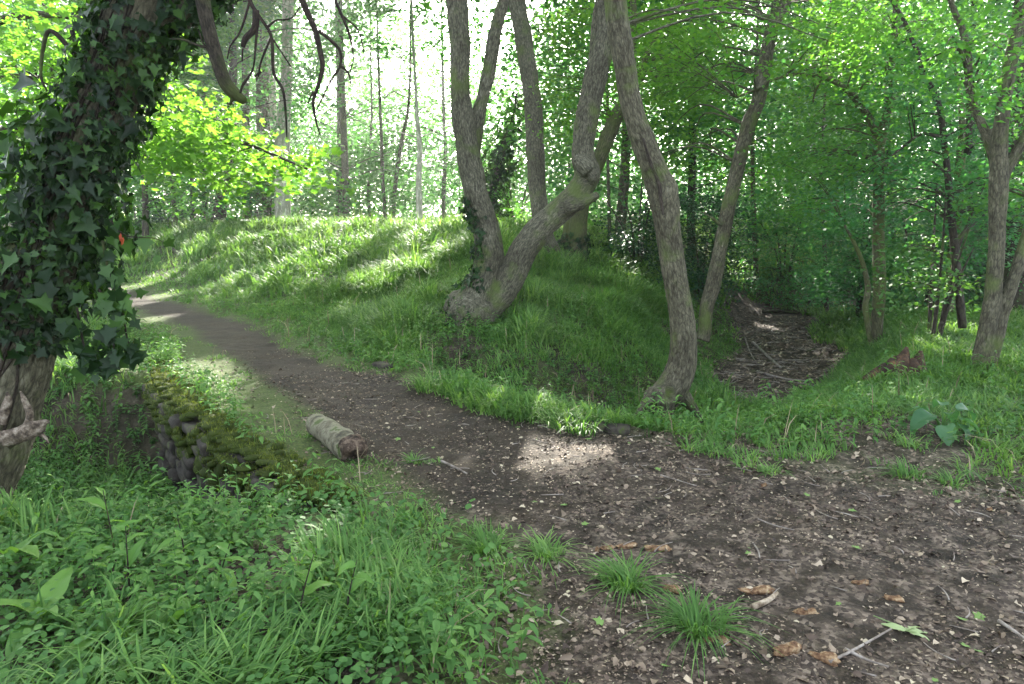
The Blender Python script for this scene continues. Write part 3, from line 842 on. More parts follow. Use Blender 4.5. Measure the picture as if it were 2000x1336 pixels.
make_tree('straight_ash_tree', 'tall grey tree rising straight behind the twin stems, its bark flecked with moss', 'tree',
    [PX([(1084, 515, 60), (1076, 495, 40), (1064, 460, 34), (1056, 420, 33), (1050, 370, 33), (1047, 320, 34), (1044, 260, 34), (1041, 200, 33), (1034, 150, 32), (1026, 100, 32), (1018, 50, 31), (1008, 0, 30), (990, -100, 28), (985, -300, 24), (960, -600, 14)], 14)],
    M['bark_grey'], [('b', -.2, 14, 9.4, 2.5, 2.5, 1.6, 50)], M['leaf_mid'], hero=True, seed=5, ridge=.010, lump=.035, size=.10, nleaf=50, voxel=.025)
t, co, nr = make_tree('mossy_leaning_tree', 'mossy pale tree behind the low curving stem, leaning right with ivy at its foot', 'tree',
    [PX([(1112, 535, 62), (1120, 515, 52), (1127, 480, 38), (1131, 430, 33), (1137, 395, 30), (1152, 350, 28), (1170, 310, 28), (1188, 265, 28), (1205, 225, 26), (1222, 195, 24), (1240, 160, 20), (1255, 125, 14), (1272, 90, 10), (1295, 60, 9), (1325, 25, 7), (1350, -30, 5)], 14.5),
     PX([(1100, 530, 40), (1106, 480, 26), (1112, 440, 20), (1120, 400, 14), (1130, 330, 10)], 14.7), PX([(1290, 62, 8), (1330, 20, 6), (1370, 25, 4), (1400, 40, 3)], 14.4), PX([(1240, 160, 16), (1235, 110, 14), (1238, 40, 12), (1230, -100, 9)], 14.5)],
    M['bark_moss'], [(1050, 1140, 20, 300, 13.5, 17, 26), (1220, 1400, 20, 200, 13.5, 16, 60), (1050, 1200, -50, 60, 13, 16, 7)], M['leaf_yellow'], hero=True, seed=6, ridge=.007, lump=.03, size=.09, nleaf=55, voxel=.022)
ivy_on(t, co, nr, (co[:, 2] < P(0, 455, 14.5)[2]), 700, .09, (.0, .08))
pair = [PX([(1908, 745, 44), (1915, 715, 38), (1925, 660, 32), (1936, 600, 31), (1942, 540, 30), (1946, 480, 29), (1948, 420, 30), (1950, 370, 33), (1951, 310, 28), (1955, 250, 26), (1962, 190, 24), (1974, 120, 22), (1985, 60, 21), (1994, 0, 20), (2010, -100, 18), (2040, -300, 14)], 7.6),
        PX([(1915, 735, 40), (1932, 710, 28), (1948, 660, 24), (1962, 600, 22), (1982, 540, 21), (2000, 480, 20), (2020, 420, 18), (2060, 300, 15), (2100, 150, 12)], 7.6),
        PX([(1950, 370, 26), (1962, 340, 20), (1982, 305, 18), (2000, 270, 17), (2030, 210, 14)], 7.6),
        PX([(1948, 330, 22), (1930, 270, 17), (1905, 215, 15), (1893, 170, 14), (1890, 110, 14), (1880, 60, 12), (1860, 10, 10), (1840, -60, 8)], 7.7)]
make_tree('forked_tree', 'grey forked tree in the grass at the right edge, several stems spreading upward', 'tree', pair, M['bark_brown'],
    [(1820, 2120, -80, 200, 6.6, 8.6, 46), (1900, 2150, 200, 420, 7.8, 9.5, 26), ('b', 5.2, 7.8, 5.6, 2, 1.6, 1, 30)], M['leaf_mid'], hero=True, seed=7, ridge=.005, lump=.02, size=.07, nleaf=60, voxel=.016)
make_tree('arching_tree', 'thin tree with a long limb arching left over the stream bed', 'tree',
    [PX([(1712, 712, 24), (1712, 680, 20), (1714, 620, 22), (1718, 560, 24), (1716, 480, 22), (1716, 400, 22), (1716, 330, 21), (1718, 275, 22), (1734, 220, 16), (1738, 160, 14), (1745, 90, 12), (1750, 0, 9), (1760, -120, 7)], 10.5),
     PX([(1718, 278, 18), (1700, 235, 14), (1672, 195, 12), (1640, 165, 10), (1595, 148, 8), (1545, 147, 6), (1505, 158, 4)], 10.5),
     PX([(1708, 700, 10), (1698, 650, 11), (1690, 600, 12), (1695, 560, 11), (1680, 500, 8), (1650, 440, 5)], 10.3), PX([(1606, 150, 5), (1592, 180, 4), (1588, 200, 3)], 10.5)],
    M['bark_moss'], [(1500, 1780, 130, 330, 9.6, 12, 64), (1640, 1860, 0, 150, 9.2, 12, 54), (1520, 1800, 300, 420, 10, 12.5, 56)], M['leaf_mid'], seed=8, size=.07, nleaf=60)
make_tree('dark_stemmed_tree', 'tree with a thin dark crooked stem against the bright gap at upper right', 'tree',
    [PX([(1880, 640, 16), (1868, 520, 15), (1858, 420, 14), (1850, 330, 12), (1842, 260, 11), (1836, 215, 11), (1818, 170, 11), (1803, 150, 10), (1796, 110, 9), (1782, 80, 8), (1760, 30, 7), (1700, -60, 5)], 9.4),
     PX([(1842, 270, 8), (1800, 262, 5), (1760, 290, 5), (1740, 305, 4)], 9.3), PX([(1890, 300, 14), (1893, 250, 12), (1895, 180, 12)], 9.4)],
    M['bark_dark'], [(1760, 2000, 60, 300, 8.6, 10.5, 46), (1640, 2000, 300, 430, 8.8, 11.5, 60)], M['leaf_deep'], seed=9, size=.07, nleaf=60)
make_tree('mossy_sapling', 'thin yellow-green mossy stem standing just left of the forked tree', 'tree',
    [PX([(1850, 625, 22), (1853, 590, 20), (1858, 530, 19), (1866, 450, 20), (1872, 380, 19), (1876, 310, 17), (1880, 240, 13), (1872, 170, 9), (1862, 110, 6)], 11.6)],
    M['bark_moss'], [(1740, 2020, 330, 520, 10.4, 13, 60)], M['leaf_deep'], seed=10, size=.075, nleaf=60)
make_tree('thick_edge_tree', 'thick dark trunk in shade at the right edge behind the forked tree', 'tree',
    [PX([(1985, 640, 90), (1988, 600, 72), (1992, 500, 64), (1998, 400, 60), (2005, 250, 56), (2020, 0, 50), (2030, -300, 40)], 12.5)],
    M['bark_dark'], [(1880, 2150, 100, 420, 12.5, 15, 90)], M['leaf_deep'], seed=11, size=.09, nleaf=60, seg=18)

# sunlit maple reaching in from the left
make_tree('sunlit_maple', 'bright yellow-green maple whose low boughs reach out from behind the ivy-covered trunk', 'tree',
    [PX([(-160, 640, 60), (-150, 500, 52), (-130, 300, 48), (-120, 100, 44), (-90, -200, 36), (-60, -500, 26)], 9.5),
     PX([(-130, 330, 26), (30, 250, 20), (200, 220, 15), (360, 240, 10), (480, 280, 7), (600, 330, 4)], 9.5),
     PX([(-120, 100, 22), (0, 40, 16), (120, 30, 12), (260, 60, 8), (380, 110, 5)], 9.5), PX([(-130, 200, 20), (-20, 150, 12), (90, 160, 9), (180, 200, 5)], 9.2)],
    M['bark_dark'], [(-120, 200, -40, 200, 7.6, 10, 50), (-120, 140, 180, 420, 7.8, 10, 40), (240, 430, 180, 330, 8.2, 10.5, 40), (300, 560, 240, 350, 8.5, 11, 34), (480, 620, 300, 345, 9.5, 10.5, 9), (220, 330, 60, 220, 9, 11, 12)],
    M['leaf_yellow'], seed=12, size=.085, nleaf=52, flat=.16, tmpl=MAPLE, tint=(.6, .2))

# understory
def shrub(name, label, boxes, base, d, mat, size, nleaf, seed, n=5, rad=(.35, .7), group=None, tmpl=LEAF4, cat='shrub'):
    b = Z0(base[0], base[1]); 
    bx, by = (base[0] - 1000) / FPX * d, d
    gz = H1(bx, by)
    stems = []
    rr2 = random.Random(seed)
    for k in range(n):
        a = rr2.uniform(0, 6.28); L = rr2.uniform(1.2, 2.6)
        stems.append([[bx + .1 * math.cos(a), by + .1 * math.sin(a), gz - .15, .028], [bx + .3 * math.cos(a), by + .3 * math.sin(a), gz + .5 * L, .02], [bx + .75 * math.cos(a), by + .6 * math.sin(a), gz + L, .008]])
    return make_tree(name, label, cat, stems, M['bark_dark'], boxes, mat, seed=seed, size=size, nleaf=nleaf, seg=6, rad=rad, group=group, tmpl=tmpl)
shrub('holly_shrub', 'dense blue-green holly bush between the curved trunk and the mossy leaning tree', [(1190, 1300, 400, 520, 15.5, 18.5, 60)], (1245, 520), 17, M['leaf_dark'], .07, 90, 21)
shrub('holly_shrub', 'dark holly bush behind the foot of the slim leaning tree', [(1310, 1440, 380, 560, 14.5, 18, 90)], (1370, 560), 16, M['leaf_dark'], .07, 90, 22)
shrub('hazel_shrub', 'broad green bush at the far bend of the stream bed', [(1440, 1620, 380, 590, 17.5, 21, 110)], (1530, 600), 19.5, M['leaf_deep'], .085, 90, 23)
shrub('hazel_shrub', 'deep green bush right of the stream bed, behind the arching thin tree', [(1600, 1760, 360, 580, 13, 16.5, 110)], (1680, 600), 14.5, M['leaf_deep'], .08, 90, 24)
shrub('hazel_shrub', 'shady bush between the mossy stem and the arching thin tree', [(1740, 1880, 420, 600, 12.5, 15, 90)], (1800, 610), 13.5, M['leaf_deep'], .075, 90, 25)
shrub('hazel_shrub', 'low bush with pale blue-green sprays left of the forked tree', [(1690, 1900, 470, 610, 8.6, 10.2, 26)], (1830, 650), 9.6, M['herb'], .075, 45, 26, rad=(.25, .45))
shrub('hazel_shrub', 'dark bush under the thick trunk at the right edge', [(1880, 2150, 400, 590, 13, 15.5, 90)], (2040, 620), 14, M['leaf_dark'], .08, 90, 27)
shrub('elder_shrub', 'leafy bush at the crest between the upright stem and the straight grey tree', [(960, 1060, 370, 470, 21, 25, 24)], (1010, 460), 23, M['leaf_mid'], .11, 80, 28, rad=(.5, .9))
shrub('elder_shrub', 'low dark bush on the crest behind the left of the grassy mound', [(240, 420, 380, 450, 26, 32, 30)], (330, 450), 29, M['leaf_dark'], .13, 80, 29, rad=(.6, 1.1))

# ------------------------------------------------------------------ the wood behind, tree by tree
def back_tree(label, rows, d, bark, leafm, nsp, size, seed, crown=(9, 4.2, 5.0), low=None, name='tree', ivyc=False, nleaf=60, dx=0, group=None, crown2=None, tint=(.5, .2)):
    pr = PX(rows, d)
    top = pr[-1]
    H = max(top[2] + 4, crown[0] + crown[2] * .7)
    k = (H - top[2])
    pr.append([top[0] + dx + (top[0] - pr[-2][0]) * .4, top[1], H, max(.02, top[3] * .4)])
    pr[0][2] = H1(pr[0][0], pr[0][1]) - .15
    sp = [('b', top[0] + dx, d, crown[0], crown[1], crown[1] * .8, crown[2], nsp)]
    if low: sp += low
    return make_tree(name, label, 'tree', [pr], bark, sp, leafm, seed=seed, size=size, nleaf=nleaf, rad=(.6, 1.2), seg=12, brr=.014, bstep=7, tint=tint, group=group)
BT = [
 ('tall pale cream plane trunk in the meadow edge, brightest and thickest of the pale trunks', [(553, 448, 33), (552, 400, 30), (550, 330, 30), (552, 260, 28), (558, 180, 22), (561, 100, 21), (563, 0, 20), (566, -120, 17)], 28, 'bark_pale', 'leaf_blue', 70, 'plane_tree'),
 ('second pale trunk showing above, just left of the brightest cream plane trunk', [(535, 445, 18), (534, 300, 16), (531, 150, 14), (528, 0, 12), (524, -100, 10)], 36, 'bark_pale', 'leaf_blue', 50, 'plane_tree'),
 ('thick brown ridged trunk immediately left of the cream plane trunk', [(512, 450, 44), (514, 420, 32), (516, 350, 30), (514, 250, 26), (512, 100, 22)], 31, 'bark_brown', 'leaf_mid', 60, 'oak_tree'),
 ('straight grey trunk to the left of the thick brown ridged trunk', [(482, 448, 20), (483, 400, 17), (482, 330, 16), (480, 200, 14), (478, 50, 12)], 30, 'bark_grey', 'leaf_mid', 44, 'tree'),
 ('dark leaning trunk clothed in ivy at the left end of the crest', [(424, 458, 34), (428, 420, 26), (436, 370, 24), (446, 310, 22), (450, 240, 18), (455, 120, 14)], 26, 'bark_dark', 'leaf_deep', 50, 'tree'),
 ('small pale forked tree near the left end of the crest', [(345, 462, 12), (342, 430, 11), (340, 400, 9), (336, 350, 8), (330, 280, 6)], 26, 'bark_grey', 'leaf_mid', 36, 'tree'),
 ('thin dark upright tree just right of the small pale forked tree', [(376, 458, 8), (376, 400, 8), (375, 330, 7), (372, 220, 6)], 29, 'bark_dark', 'leaf_deep', 36, 'tree'),
 ('thin dark tree close to the left of the ivy-clothed leaning trunk', [(400, 455, 9), (400, 400, 9), (398, 330, 8), (400, 220, 6)], 31, 'bark_dark', 'leaf_deep', 36, 'tree'),
 ('dark tree mostly hidden behind the ivy-covered trunk at far left', [(282, 465, 14), (284, 400, 12), (280, 300, 11), (275, 150, 9)], 24, 'bark_dark', 'leaf_mid', 40, 'tree'),
 ('grey trunk with leafy shoots midway between the cream trunk and the young pale trees', [(676, 445, 15), (676, 380, 14), (672, 280, 13), (668, 150, 11), (664, 0, 9)], 30, 'bark_grey', 'leaf_blue', 55, 'tree'),
 ('dim brown trunk close left of the grey trunk with leafy shoots', [(660, 440, 12), (662, 370, 12), (664, 250, 11), (660, 100, 9)], 34, 'bark_brown', 'leaf_blue', 44, 'tree'),
 ('slender pale grey birch forking high up, the palest stem in the middle of the crest', [(821, 440, 14), (819, 400, 12), (818, 350, 11), (820, 290, 10), (815, 230, 8), (812, 170, 6), (806, 60, 5)], 27, 'bark_pale', 'leaf_blue', 36, 'birch_tree'),
 ('thin pale stem, left one of two close together on the bright crest', [(754, 438, 8), (750, 390, 7), (747, 340, 7), (745, 270, 6), (740, 150, 5)], 30, 'bark_grey', 'leaf_blue', 30, 'birch_tree'),
 ('thin pale stem, right one of two close together on the bright crest', [(768, 438, 9), (770, 390, 8), (776, 330, 8), (786, 270, 7), (800, 180, 5)], 31, 'bark_grey', 'leaf_blue', 30, 'birch_tree'),
 ('slim brown stem in the bright thicket left of the slender pale birch', [(722, 440, 6), (720, 380, 6), (722, 300, 5), (726, 220, 4)], 34, 'bark_brown', 'leaf_blue', 26, 'tree'),
 ('thin tree glimpsed between the slender pale birch and the upright grey stem', [(868, 440, 8), (866, 380, 8), (870, 300, 7), (866, 200, 6)], 35, 'bark_grey', 'leaf_blue', 30, 'tree'),
 ('broad dusky trunk behind the curved tree, seen right of the mossy leaning tree', [(1208, 500, 24), (1212, 440, 22), (1218, 370, 20), (1222, 300, 18), (1225, 180, 15)], 20, 'bark_brown', 'leaf_deep', 50, 'tree'),
 ('thin grey pole-like tree left of the broad dusky trunk', [(1193, 505, 7), (1190, 430, 7), (1188, 340, 6), (1186, 220, 5)], 18, 'bark_grey', 'leaf_mid', 30, 'tree'),
 ('dark trunk half hidden by the left side of the slim leaning tree', [(1352, 560, 18), (1350, 450, 16), (1352, 300, 14), (1350, 120, 11)], 20, 'bark_dark', 'leaf_deep', 50, 'tree'),
 ('pale thin stem above the far bend of the stream bed', [(1474, 610, 12), (1476, 520, 10), (1472, 420, 9), (1470, 300, 8), (1474, 180, 6)], 19, 'bark_brown', 'leaf_mid', 40, 'tree'),
 ('slim grey stem right of the stream bed bend', [(1616, 610, 9), (1612, 520, 8), (1608, 420, 7), (1606, 300, 6)], 17.5, 'bark_grey', 'leaf_deep', 34, 'tree'),
 ('thin whitish stem seen through the green leaves over the stream bed', [(1594, 600, 6), (1594, 500, 6), (1593, 400, 5), (1592, 300, 5), (1590, 180, 4)], 26, 'bark_pale', 'leaf_mid', 40, 'birch_tree'),
 ('thin pale stem just left of the whitish stem over the stream bed', [(1552, 600, 5), (1552, 500, 5), (1553, 400, 5), (1556, 280, 4)], 29, 'bark_pale', 'leaf_mid', 40, 'birch_tree'),
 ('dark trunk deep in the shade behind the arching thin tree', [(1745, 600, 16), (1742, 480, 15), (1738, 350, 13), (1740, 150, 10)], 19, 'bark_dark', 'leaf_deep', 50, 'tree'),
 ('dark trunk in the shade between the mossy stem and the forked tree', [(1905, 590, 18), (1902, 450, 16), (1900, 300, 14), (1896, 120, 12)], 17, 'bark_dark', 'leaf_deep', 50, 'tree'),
]
for k, (lab, rows, d, bk, lf, ns, nm) in enumerate(BT):
    back_tree(lab, rows, d, M[bk], M[lf], int(ns * 3.4), .15 + .002 * (d - 20), 40 + k, crown=(4.2 + .10 * d, 2.4 + .06 * d, 3.4 + .07 * d) if nm != 'plane_tree' else (16, 4, 3.5), name=nm)
# ivy-clad dark trees in the middle distance
t, co, nr = make_tree('ivy_clad_tree', 'dark leaning tree clothed in ivy, seen between the upright stem and the straight grey tree', 'tree',
    [PX([(945, 450, 26), (955, 400, 22), (968, 340, 18), (985, 280, 14), (1000, 240, 9), (1010, 180, 6)], 22), PX([(965, 350, 8), (1000, 325, 6), (1020, 308, 4)], 22)], M['bark_dark'], [], M['leaf_dark'], hero=True, seed=70, voxel=.04, ridge=.004, lump=.02)
ivy_on(t, co, nr, co[:, 2] > 0, 1700, .14, (0, .45))
# the far wood reads as one mass of leaves and thin stems
far = Bag()
n = 6500
dy = rng.uniform(42, 100, n); ux = rng.uniform(-.9, .9, n) * dy; z = 20 * rng.uniform(0.0, 1, n)
cen = np.stack([ux, dy, z], 1)
gap = noise3(cen * [1, .15, 1], .25, 77)
um = 1000 + cen[:, 0] / cen[:, 1] * FPX
mid = np.exp(-((um - 940) / 150) ** 2) * sstep(5, 12, cen[:, 2])
cen = cen[(rng.uniform(0, 1, n) > .75 * mid) & (gap > .12)]
n = 2800                                                 # leaf slab above the view, added to keep sun off the foreground
yy_ = rng.uniform(12, 50, n)
zlow = 2.9 + .30 * yy_
hi = np.stack([rng.uniform(-17, 17, n), yy_, zlow + rng.uniform(0, 1, n) * np.maximum(17 - zlow, 4)], 1)
cb = Bag()
hi = hi[(hi[:, 0] < 4.5) | (rng.uniform(0, 1, len(hi)) < .4)]
spray_leaves(cb, hi, rng.uniform(1.0, 2.0, len(hi)), 60, .30, flat=.8, seed=5)
o = link('added_shade_leaves', cb.mesh('added_shade_leaves'), M['leaf_mid'])
tag(o, 'unseen leaf canopy added high over the clearing to shade it', 'canopy', kind='stuff')
spray_leaves(far, cen, rng.uniform(1.2, 2.6, len(cen)), 60, .36, flat=.8, seed=5)
o = link('far_wood_leaves', far.mesh('far_wood_leaves'), M['leaf_blue'])
tag(o, 'pale green far-off wood closing the view beyond the mound', 'wood', kind='stuff')
far2 = Bag()
n = 620
d_ = rng.uniform(21, 38, n)
cen = np.stack([d_ * rng.uniform(.22, .95, n), d_, .8 + 8.5 * rng.uniform(0, 1, n) ** 1.15], 1)
spray_leaves(far2, cen, rng.uniform(.9, 1.6, len(cen)), 55, .19, flat=.8, seed=9)
n = 2400
d_ = rng.uniform(28, 46, n)
cen = np.stack([d_ * rng.uniform(-.62, .16, n), d_, 1.6 + 14.5 * rng.uniform(0, 1, n)], 1)
cen = cen[(noise3(cen * [1, .2, 1], .3, 31) > .42)]
um = 1000 + cen[:, 0] / cen[:, 1] * FPX
cen = cen[(cen[:, 1] > 30) | (cen[:, 0] / cen[:, 1] > -.27)]
um = 1000 + cen[:, 0] / cen[:, 1] * FPX
cen = cen[(rng.uniform(0, 1, len(cen)) > .7 * np.exp(-((um - 960) / 130) ** 2) * sstep(4, 9, cen[:, 2]))]
mf = Bag()
spray_leaves(mf, cen, rng.uniform(.9, 1.7, len(cen)), 55, .22, flat=.7, seed=12)
o = link('thicket_leaves', mf.mesh('thicket_leaves'), M['leaf_blue'])
tag(o, 'soft green leaves of the bright thicket behind the crest', 'thicket', kind='stuff')
n = 260
d_ = rng.uniform(24, 36, n)
cen = np.stack([d_ * rng.uniform(-.75, -.30, n), d_, 3.0 + 7.5 * rng.uniform(0, 1, n)], 1)
spray_leaves(far2, cen, rng.uniform(.9, 1.5, len(cen)), 50, .17, flat=.7, seed=9)
n = 700
cen = np.stack([rng.uniform(-40, 46, n), rng.uniform(36, 46, n), 4.2 * rng.uniform(0, 1, n) ** 1.3 + .8], 1)
um = 1000 + cen[:, 0] / cen[:, 1] * FPX
cen = cen[~((um > 560) & (um < 1150) & (rng.uniform(0, 1, n) < .72)) & ~((um < 560) & (rng.uniform(0, 1, n) < .35))]
spray_leaves(far2, cen, rng.uniform(.9, 1.7, len(cen)), 60, .26, flat=.9, seed=6)
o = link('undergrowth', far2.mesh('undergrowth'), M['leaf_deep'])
tag(o, 'dark low undergrowth at the foot of the far-off wood', 'undergrowth', kind='stuff')
tb = TB()
for k in range(45):
    x = rng.uniform(-42, 42); y = rng.uniform(36, 62); hh = rng.uniform(7, 15); lx = rng.normal(0, .5)
    tb.add([[x, y, 1.0, rng.uniform(.05, .16)], [x + lx * .5 + rng.normal(0, .1), y, hh * .5, .07], [x + lx + rng.normal(0, .3), y, hh, .03]], seg=6, n=9)
o = link('far_wood_stems', tb.mesh('far_wood_stems'), M['bark_brown'])
tag(o, 'thin stems of the far-off wood', 'wood', kind='stuff')

# ------------------------------------------------------------------ grass and herbs
def blades(bag, base, az, ln, wd, arch, tn):
    """curved blades: base (n,3), azimuth of the lean, length, width, arch 0..1"""
    n = len(base)
    ca, sa = np.cos(az), np.sin(az)
    px, py = -sa, ca
    V = np.zeros((n, 7, 3))
    for k, t in enumerate((0, .4, .75, 1.0)):
        out = ln * (arch * .85 * t ** 1.7 + .08 * t)
        up = ln * (t * (1 - .15 * arch) - arch * .62 * t ** 2.6)
        c = base + np.stack([ca * out, sa * out, up], 1)
        w = wd * (1, .95, .62, 0)[k] * .5
        if k < 3:
            V[:, 2 * k] = c - np.stack([px * w, py * w, w * 0], 1)
            V[:, 2 * k + 1] = c + np.stack([px * w, py * w, w * 0], 1)
        else:
            V[:, 6] = c
    bag.add(V, [np.array([[0, 1, 3, 2], [2, 3, 5, 4]]), np.array([[4, 5, 6]])], tn)
def tufts(bag, xy, nb, ln, wd, spread, arch=(.35, 1.0), tn=None, straw=.03):
    n = len(xy)
    i = np.repeat(np.arange(n), nb)
    m = len(i)
    a = rng.uniform(0, 2 * math.pi, m)
    r = spread * np.sqrt(rng.uniform(0, 1, m))
    bx = xy[i, 0] + r * np.cos(a); by = xy[i, 1] + r * np.sin(a)
    base = np.stack([bx, by, height(bx, by) - .015], 1)
    wind = noise3(xy3(bx, by), .8, 88) * 6.28
    az = np.where(rng.uniform(0, 1, m) < .3, wind, a + rng.normal(0, .5, m))
    L = np.asarray(ln)
    L = (L[i] if L.ndim else L) * rng.uniform(.5, 1.15, m)
    Wd = np.asarray(wd)
    Wd = (Wd[i] if Wd.ndim else Wd) * rng.uniform(.7, 1.3, m)
    t0 = rng.normal(.5, .22, n)[i] + rng.normal(0, .14, m)
    t0 = np.clip(t0, 0, .95)
    blades(bag, base, az, L, Wd, rng.uniform(arch[0], arch[1], m), t0)
def wedge(n, r0, r1, p=1.0, half=47):
    r = (r0 ** p + (r1 ** p - r0 ** p) * rng.uniform(0, 1, n)) ** (1 / p)
    a = np.radians(rng.uniform(-half, half, n))
    return r * np.sin(a), r * np.cos(a)
MASKS = {}
def zones(x, y):
    q = xy3(x, y)
    mp, mb = m_path(x, y), m_bed(x, y)
    s = -sdf(x, y, MOUND)
    dp, sp = pdist(x, y, PATHC)
    dr, sr = pdist(x, y, DITCH_R)
    dl, _ = pdist(x, y, DITCH_L)
    dw, sw = pdist(x, y, WALLTOP)
    pat = fbm(q, 1.6, 123)
    f = (mp > .02) & (mb > .04)
    near_l = (y < 3.95) & (x < 1.0) & (sp > 0)
    inditch = (sp > 0) & (dl < 2.0) & (sw > 0) & (x < -.6)
    mound = (s > -.6) & (y > 6.2)
    rslope = (sp < 0) & (dr < 1.5) & (y > 5.3) & ~mound
    rbank = (sp < 0) & ~mound & ~rslope & (y > 4.4) & (x > .4)
    dens = np.zeros(len(x)); L = np.full(len(x), .1)
    def put(m, d, l):
        dens[m] = d[m] if np.ndim(d) else d
        L[m] = l[m] if np.ndim(l) else l
    # general turf
    put(np.ones(len(x), bool), .55 * sstep(.4, .55, pat) + .1, .10)
    left_far = (sp > 0) & (y > 6) & (dp > 1.0)
    put(left_far, .6 * sstep(.35, .5, pat) + .3, .12 + .16 * sstep(1.2, 2.2, dp))
    put(rbank, (.5 + .5 * sstep(5.0, 6.3, y)) * sstep(.36, .50, pat + .22 * sstep(4.9, 6.3, y)), .15 + .14 * sstep(5.5, 8.5, y))
    put(rslope, .9, .28)
    cl = fbm(q, 1.1, 771)
    put(mound, .78 + .22 * sstep(.38, .5, cl), (.13 + .27 * sstep(-.1, 1.4, s) - .10 * sstep(3, 9, s) * (y > 14)) * (.55 + .9 * sstep(.35, .62, cl)))
    corner = sstep(-.4, -1.0, x) * sstep(3.6, 2.9, y)
    put(near_l, (1 - .75 * corner) * (.12 + .8 * sstep(.1, .9, mp)) * sstep(.40, .52, fbm(q, 2.6, 321)), .10 + .24 * sstep(.1, .9, mp) * sstep(.35, .6, pat))
    put(inditch, .5 * sstep(.35, .9, np.hypot(dw, 0)), .26)
    # trodden verge beside the path and the culvert's edge
    vg = (mp < .75) & ~near_l & ~mound & ~rslope & ~rbank & (dp < 2.2) & ((sw < 0) | (y > 7.2))
    put(vg, .5 * sstep(.42, .58, pat) * sstep(0, .3, mp), .07)
    vg2 = mound & (mp < .95)
    put(vg2, .25 + .75 * sstep(.1, .9, mp), .07 + .1 * sstep(.3, .95, mp))
    wal = (dw < .14) | ((sw > 0) & (dw < .38) & (y < 8.5))
    dens[wal] = 0
    dens[~f] = 0
    L = np.where(np.hypot(x + .5, (y - 9.15) * .8) < .65, L * .4, L)
    L = np.where(np.hypot(x - 1.6, (y - 7.2) * .8) < .4, L * .5, L)
    dens[(np.hypot(x - .9, y - 5.25) < .35)] = 0
    return dens, L, dict(mp=mp, mb=mb, s=s, near_l=near_l, inditch=inditch, mound=mound, rslope=rslope, rbank=rbank, pat=pat, vg=vg)
gb = Bag()
for (n, r0, r1, p, nb, w, spread) in ((8500, 1.7, 6.2, 1.5, 13, .0085, .07), (24000, 6.0, 14, 1.4, 12, .0115, .10), (24000, 14, 34, 1.2, 8, .022, .16)):
    x, y = wedge(n, r0, r1, p)
    d, L, z = zones(x, y)
    k = rng.uniform(0, 1, n) < d
    x, y, L = x[k], y[k], L[k]
    tufts(gb, np.stack([x, y], 1), nb, L, w * (.7 + L * 1.6), spread)
o = link('grass', gb.mesh('grass'), M['grass'])
tag(o, 'lush green grass over the mound, the banks and the foreground', 'grass', kind='stuff')
# fresher seedheads and pale straws on the sunny crest
sb = Bag()
x, y = wedge(2600, 12, 30, 1.0, 40)
s_ = -sdf(x, y, MOUND); k = s_ > 1.5
x, y = x[k], y[k]; n = len(x)
blades(sb, np.stack([x, y, height(x, y)], 1), rng.uniform(0, 6.28, n), rng.uniform(.4, .7, n), np.full(n, .012), rng.uniform(.1, .5, n), rng.uniform(.6, 1, n))
o = link('seeding_grass', sb.mesh('seeding_grass'), M['grass'])
tag(o, 'tall pale seeding grass on the sunny crest of the mound', 'grass', kind='stuff')

M['straw'] = tint_mat('dry_straw', [(0, (.12, .085, .05)), (1, (.34, .28, .17))], .8)
db = Bag()
x, y = wedge(1500, 1.9, 14, 1.0, 45)
d, L, z = zones(x, y)
k = (d > .3) & (z['mp'] > .1)
x, y = x[k], y[k]; n = len(x)
blades(db, np.stack([x, y, height(x, y)], 1), rng.uniform(0, 6.28, n), rng.uniform(.15, .42, n), .0035 + .0006 * y, rng.uniform(0, 1.2, n), rng.uniform(0, 1, n))
o = link('dry_stalks', db.mesh('dry_stalks'), M['straw'])
tag(o, 'dry straw-coloured stalks among the green grass', 'grass', kind='stuff')
def leafy_plants(bag, xy, hgt, nl, size, tmpl=LEAF6, tn=(.5, .2), z0=0.0, seed=0):
    """upright little stems carrying leaf pairs"""
    n = len(xy)
    base = np.stack([xy[:, 0], xy[:, 1], height(xy[:, 0], xy[:, 1]) - .01], 1)
    H = np.broadcast_to(hgt, (n,)) * rng.uniform(.6, 1.2, n)
    leanx, leany = rng.normal(0, .18, n), rng.normal(0, .18, n)
    i = np.repeat(np.arange(n), nl); m = len(i)
    lev = np.tile(np.arange(nl), n)
    t = (.2 + .8 * (lev // 2 + 1) / ((nl + 1) // 2)) * rng.uniform(.9, 1.05, m)
    pos = base[i] + np.stack([leanx[i] * t * H[i], leany[i] * t * H[i], t * H[i] + z0], 1)
    az = (lev % 2) * math.pi + (lev // 2) * 1.57 + rng.uniform(0, 6.28, n)[i] + rng.normal(0, .2, m)
    tilt = rng.uniform(-.1, .55, m)
    Xa = np.stack([np.cos(az) * np.cos(tilt), np.sin(az) * np.cos(tilt), -np.sin(tilt)], 1)
    Zn = np.stack([np.cos(az) * np.sin(tilt), np.sin(az) * np.sin(tilt), np.cos(tilt)], 1)
    Zn = Zn + rng.normal(0, .15, (m, 3)); Zn -= Xa * (Zn * Xa).sum(1, keepdims=True); Zn /= np.linalg.norm(Zn, axis=1, keepdims=True)
    R = np.stack([Xa, np.cross(Zn, Xa), Zn], 2)
    sz = np.broadcast_to(size, (n,))[i] * rng.uniform(.6, 1.2, m) * (1.15 - .5 * t)
    bag.add(place(tmpl[0], pos, R, sz), tmpl[1], np.clip(rng.normal(tn[0], tn[1], m), 0, 1))
    blades(bag, base, np.arctan2(leany, leanx), H, np.full(n, .005), np.full(n, .05), np.full(n, .2))
hb = Bag()
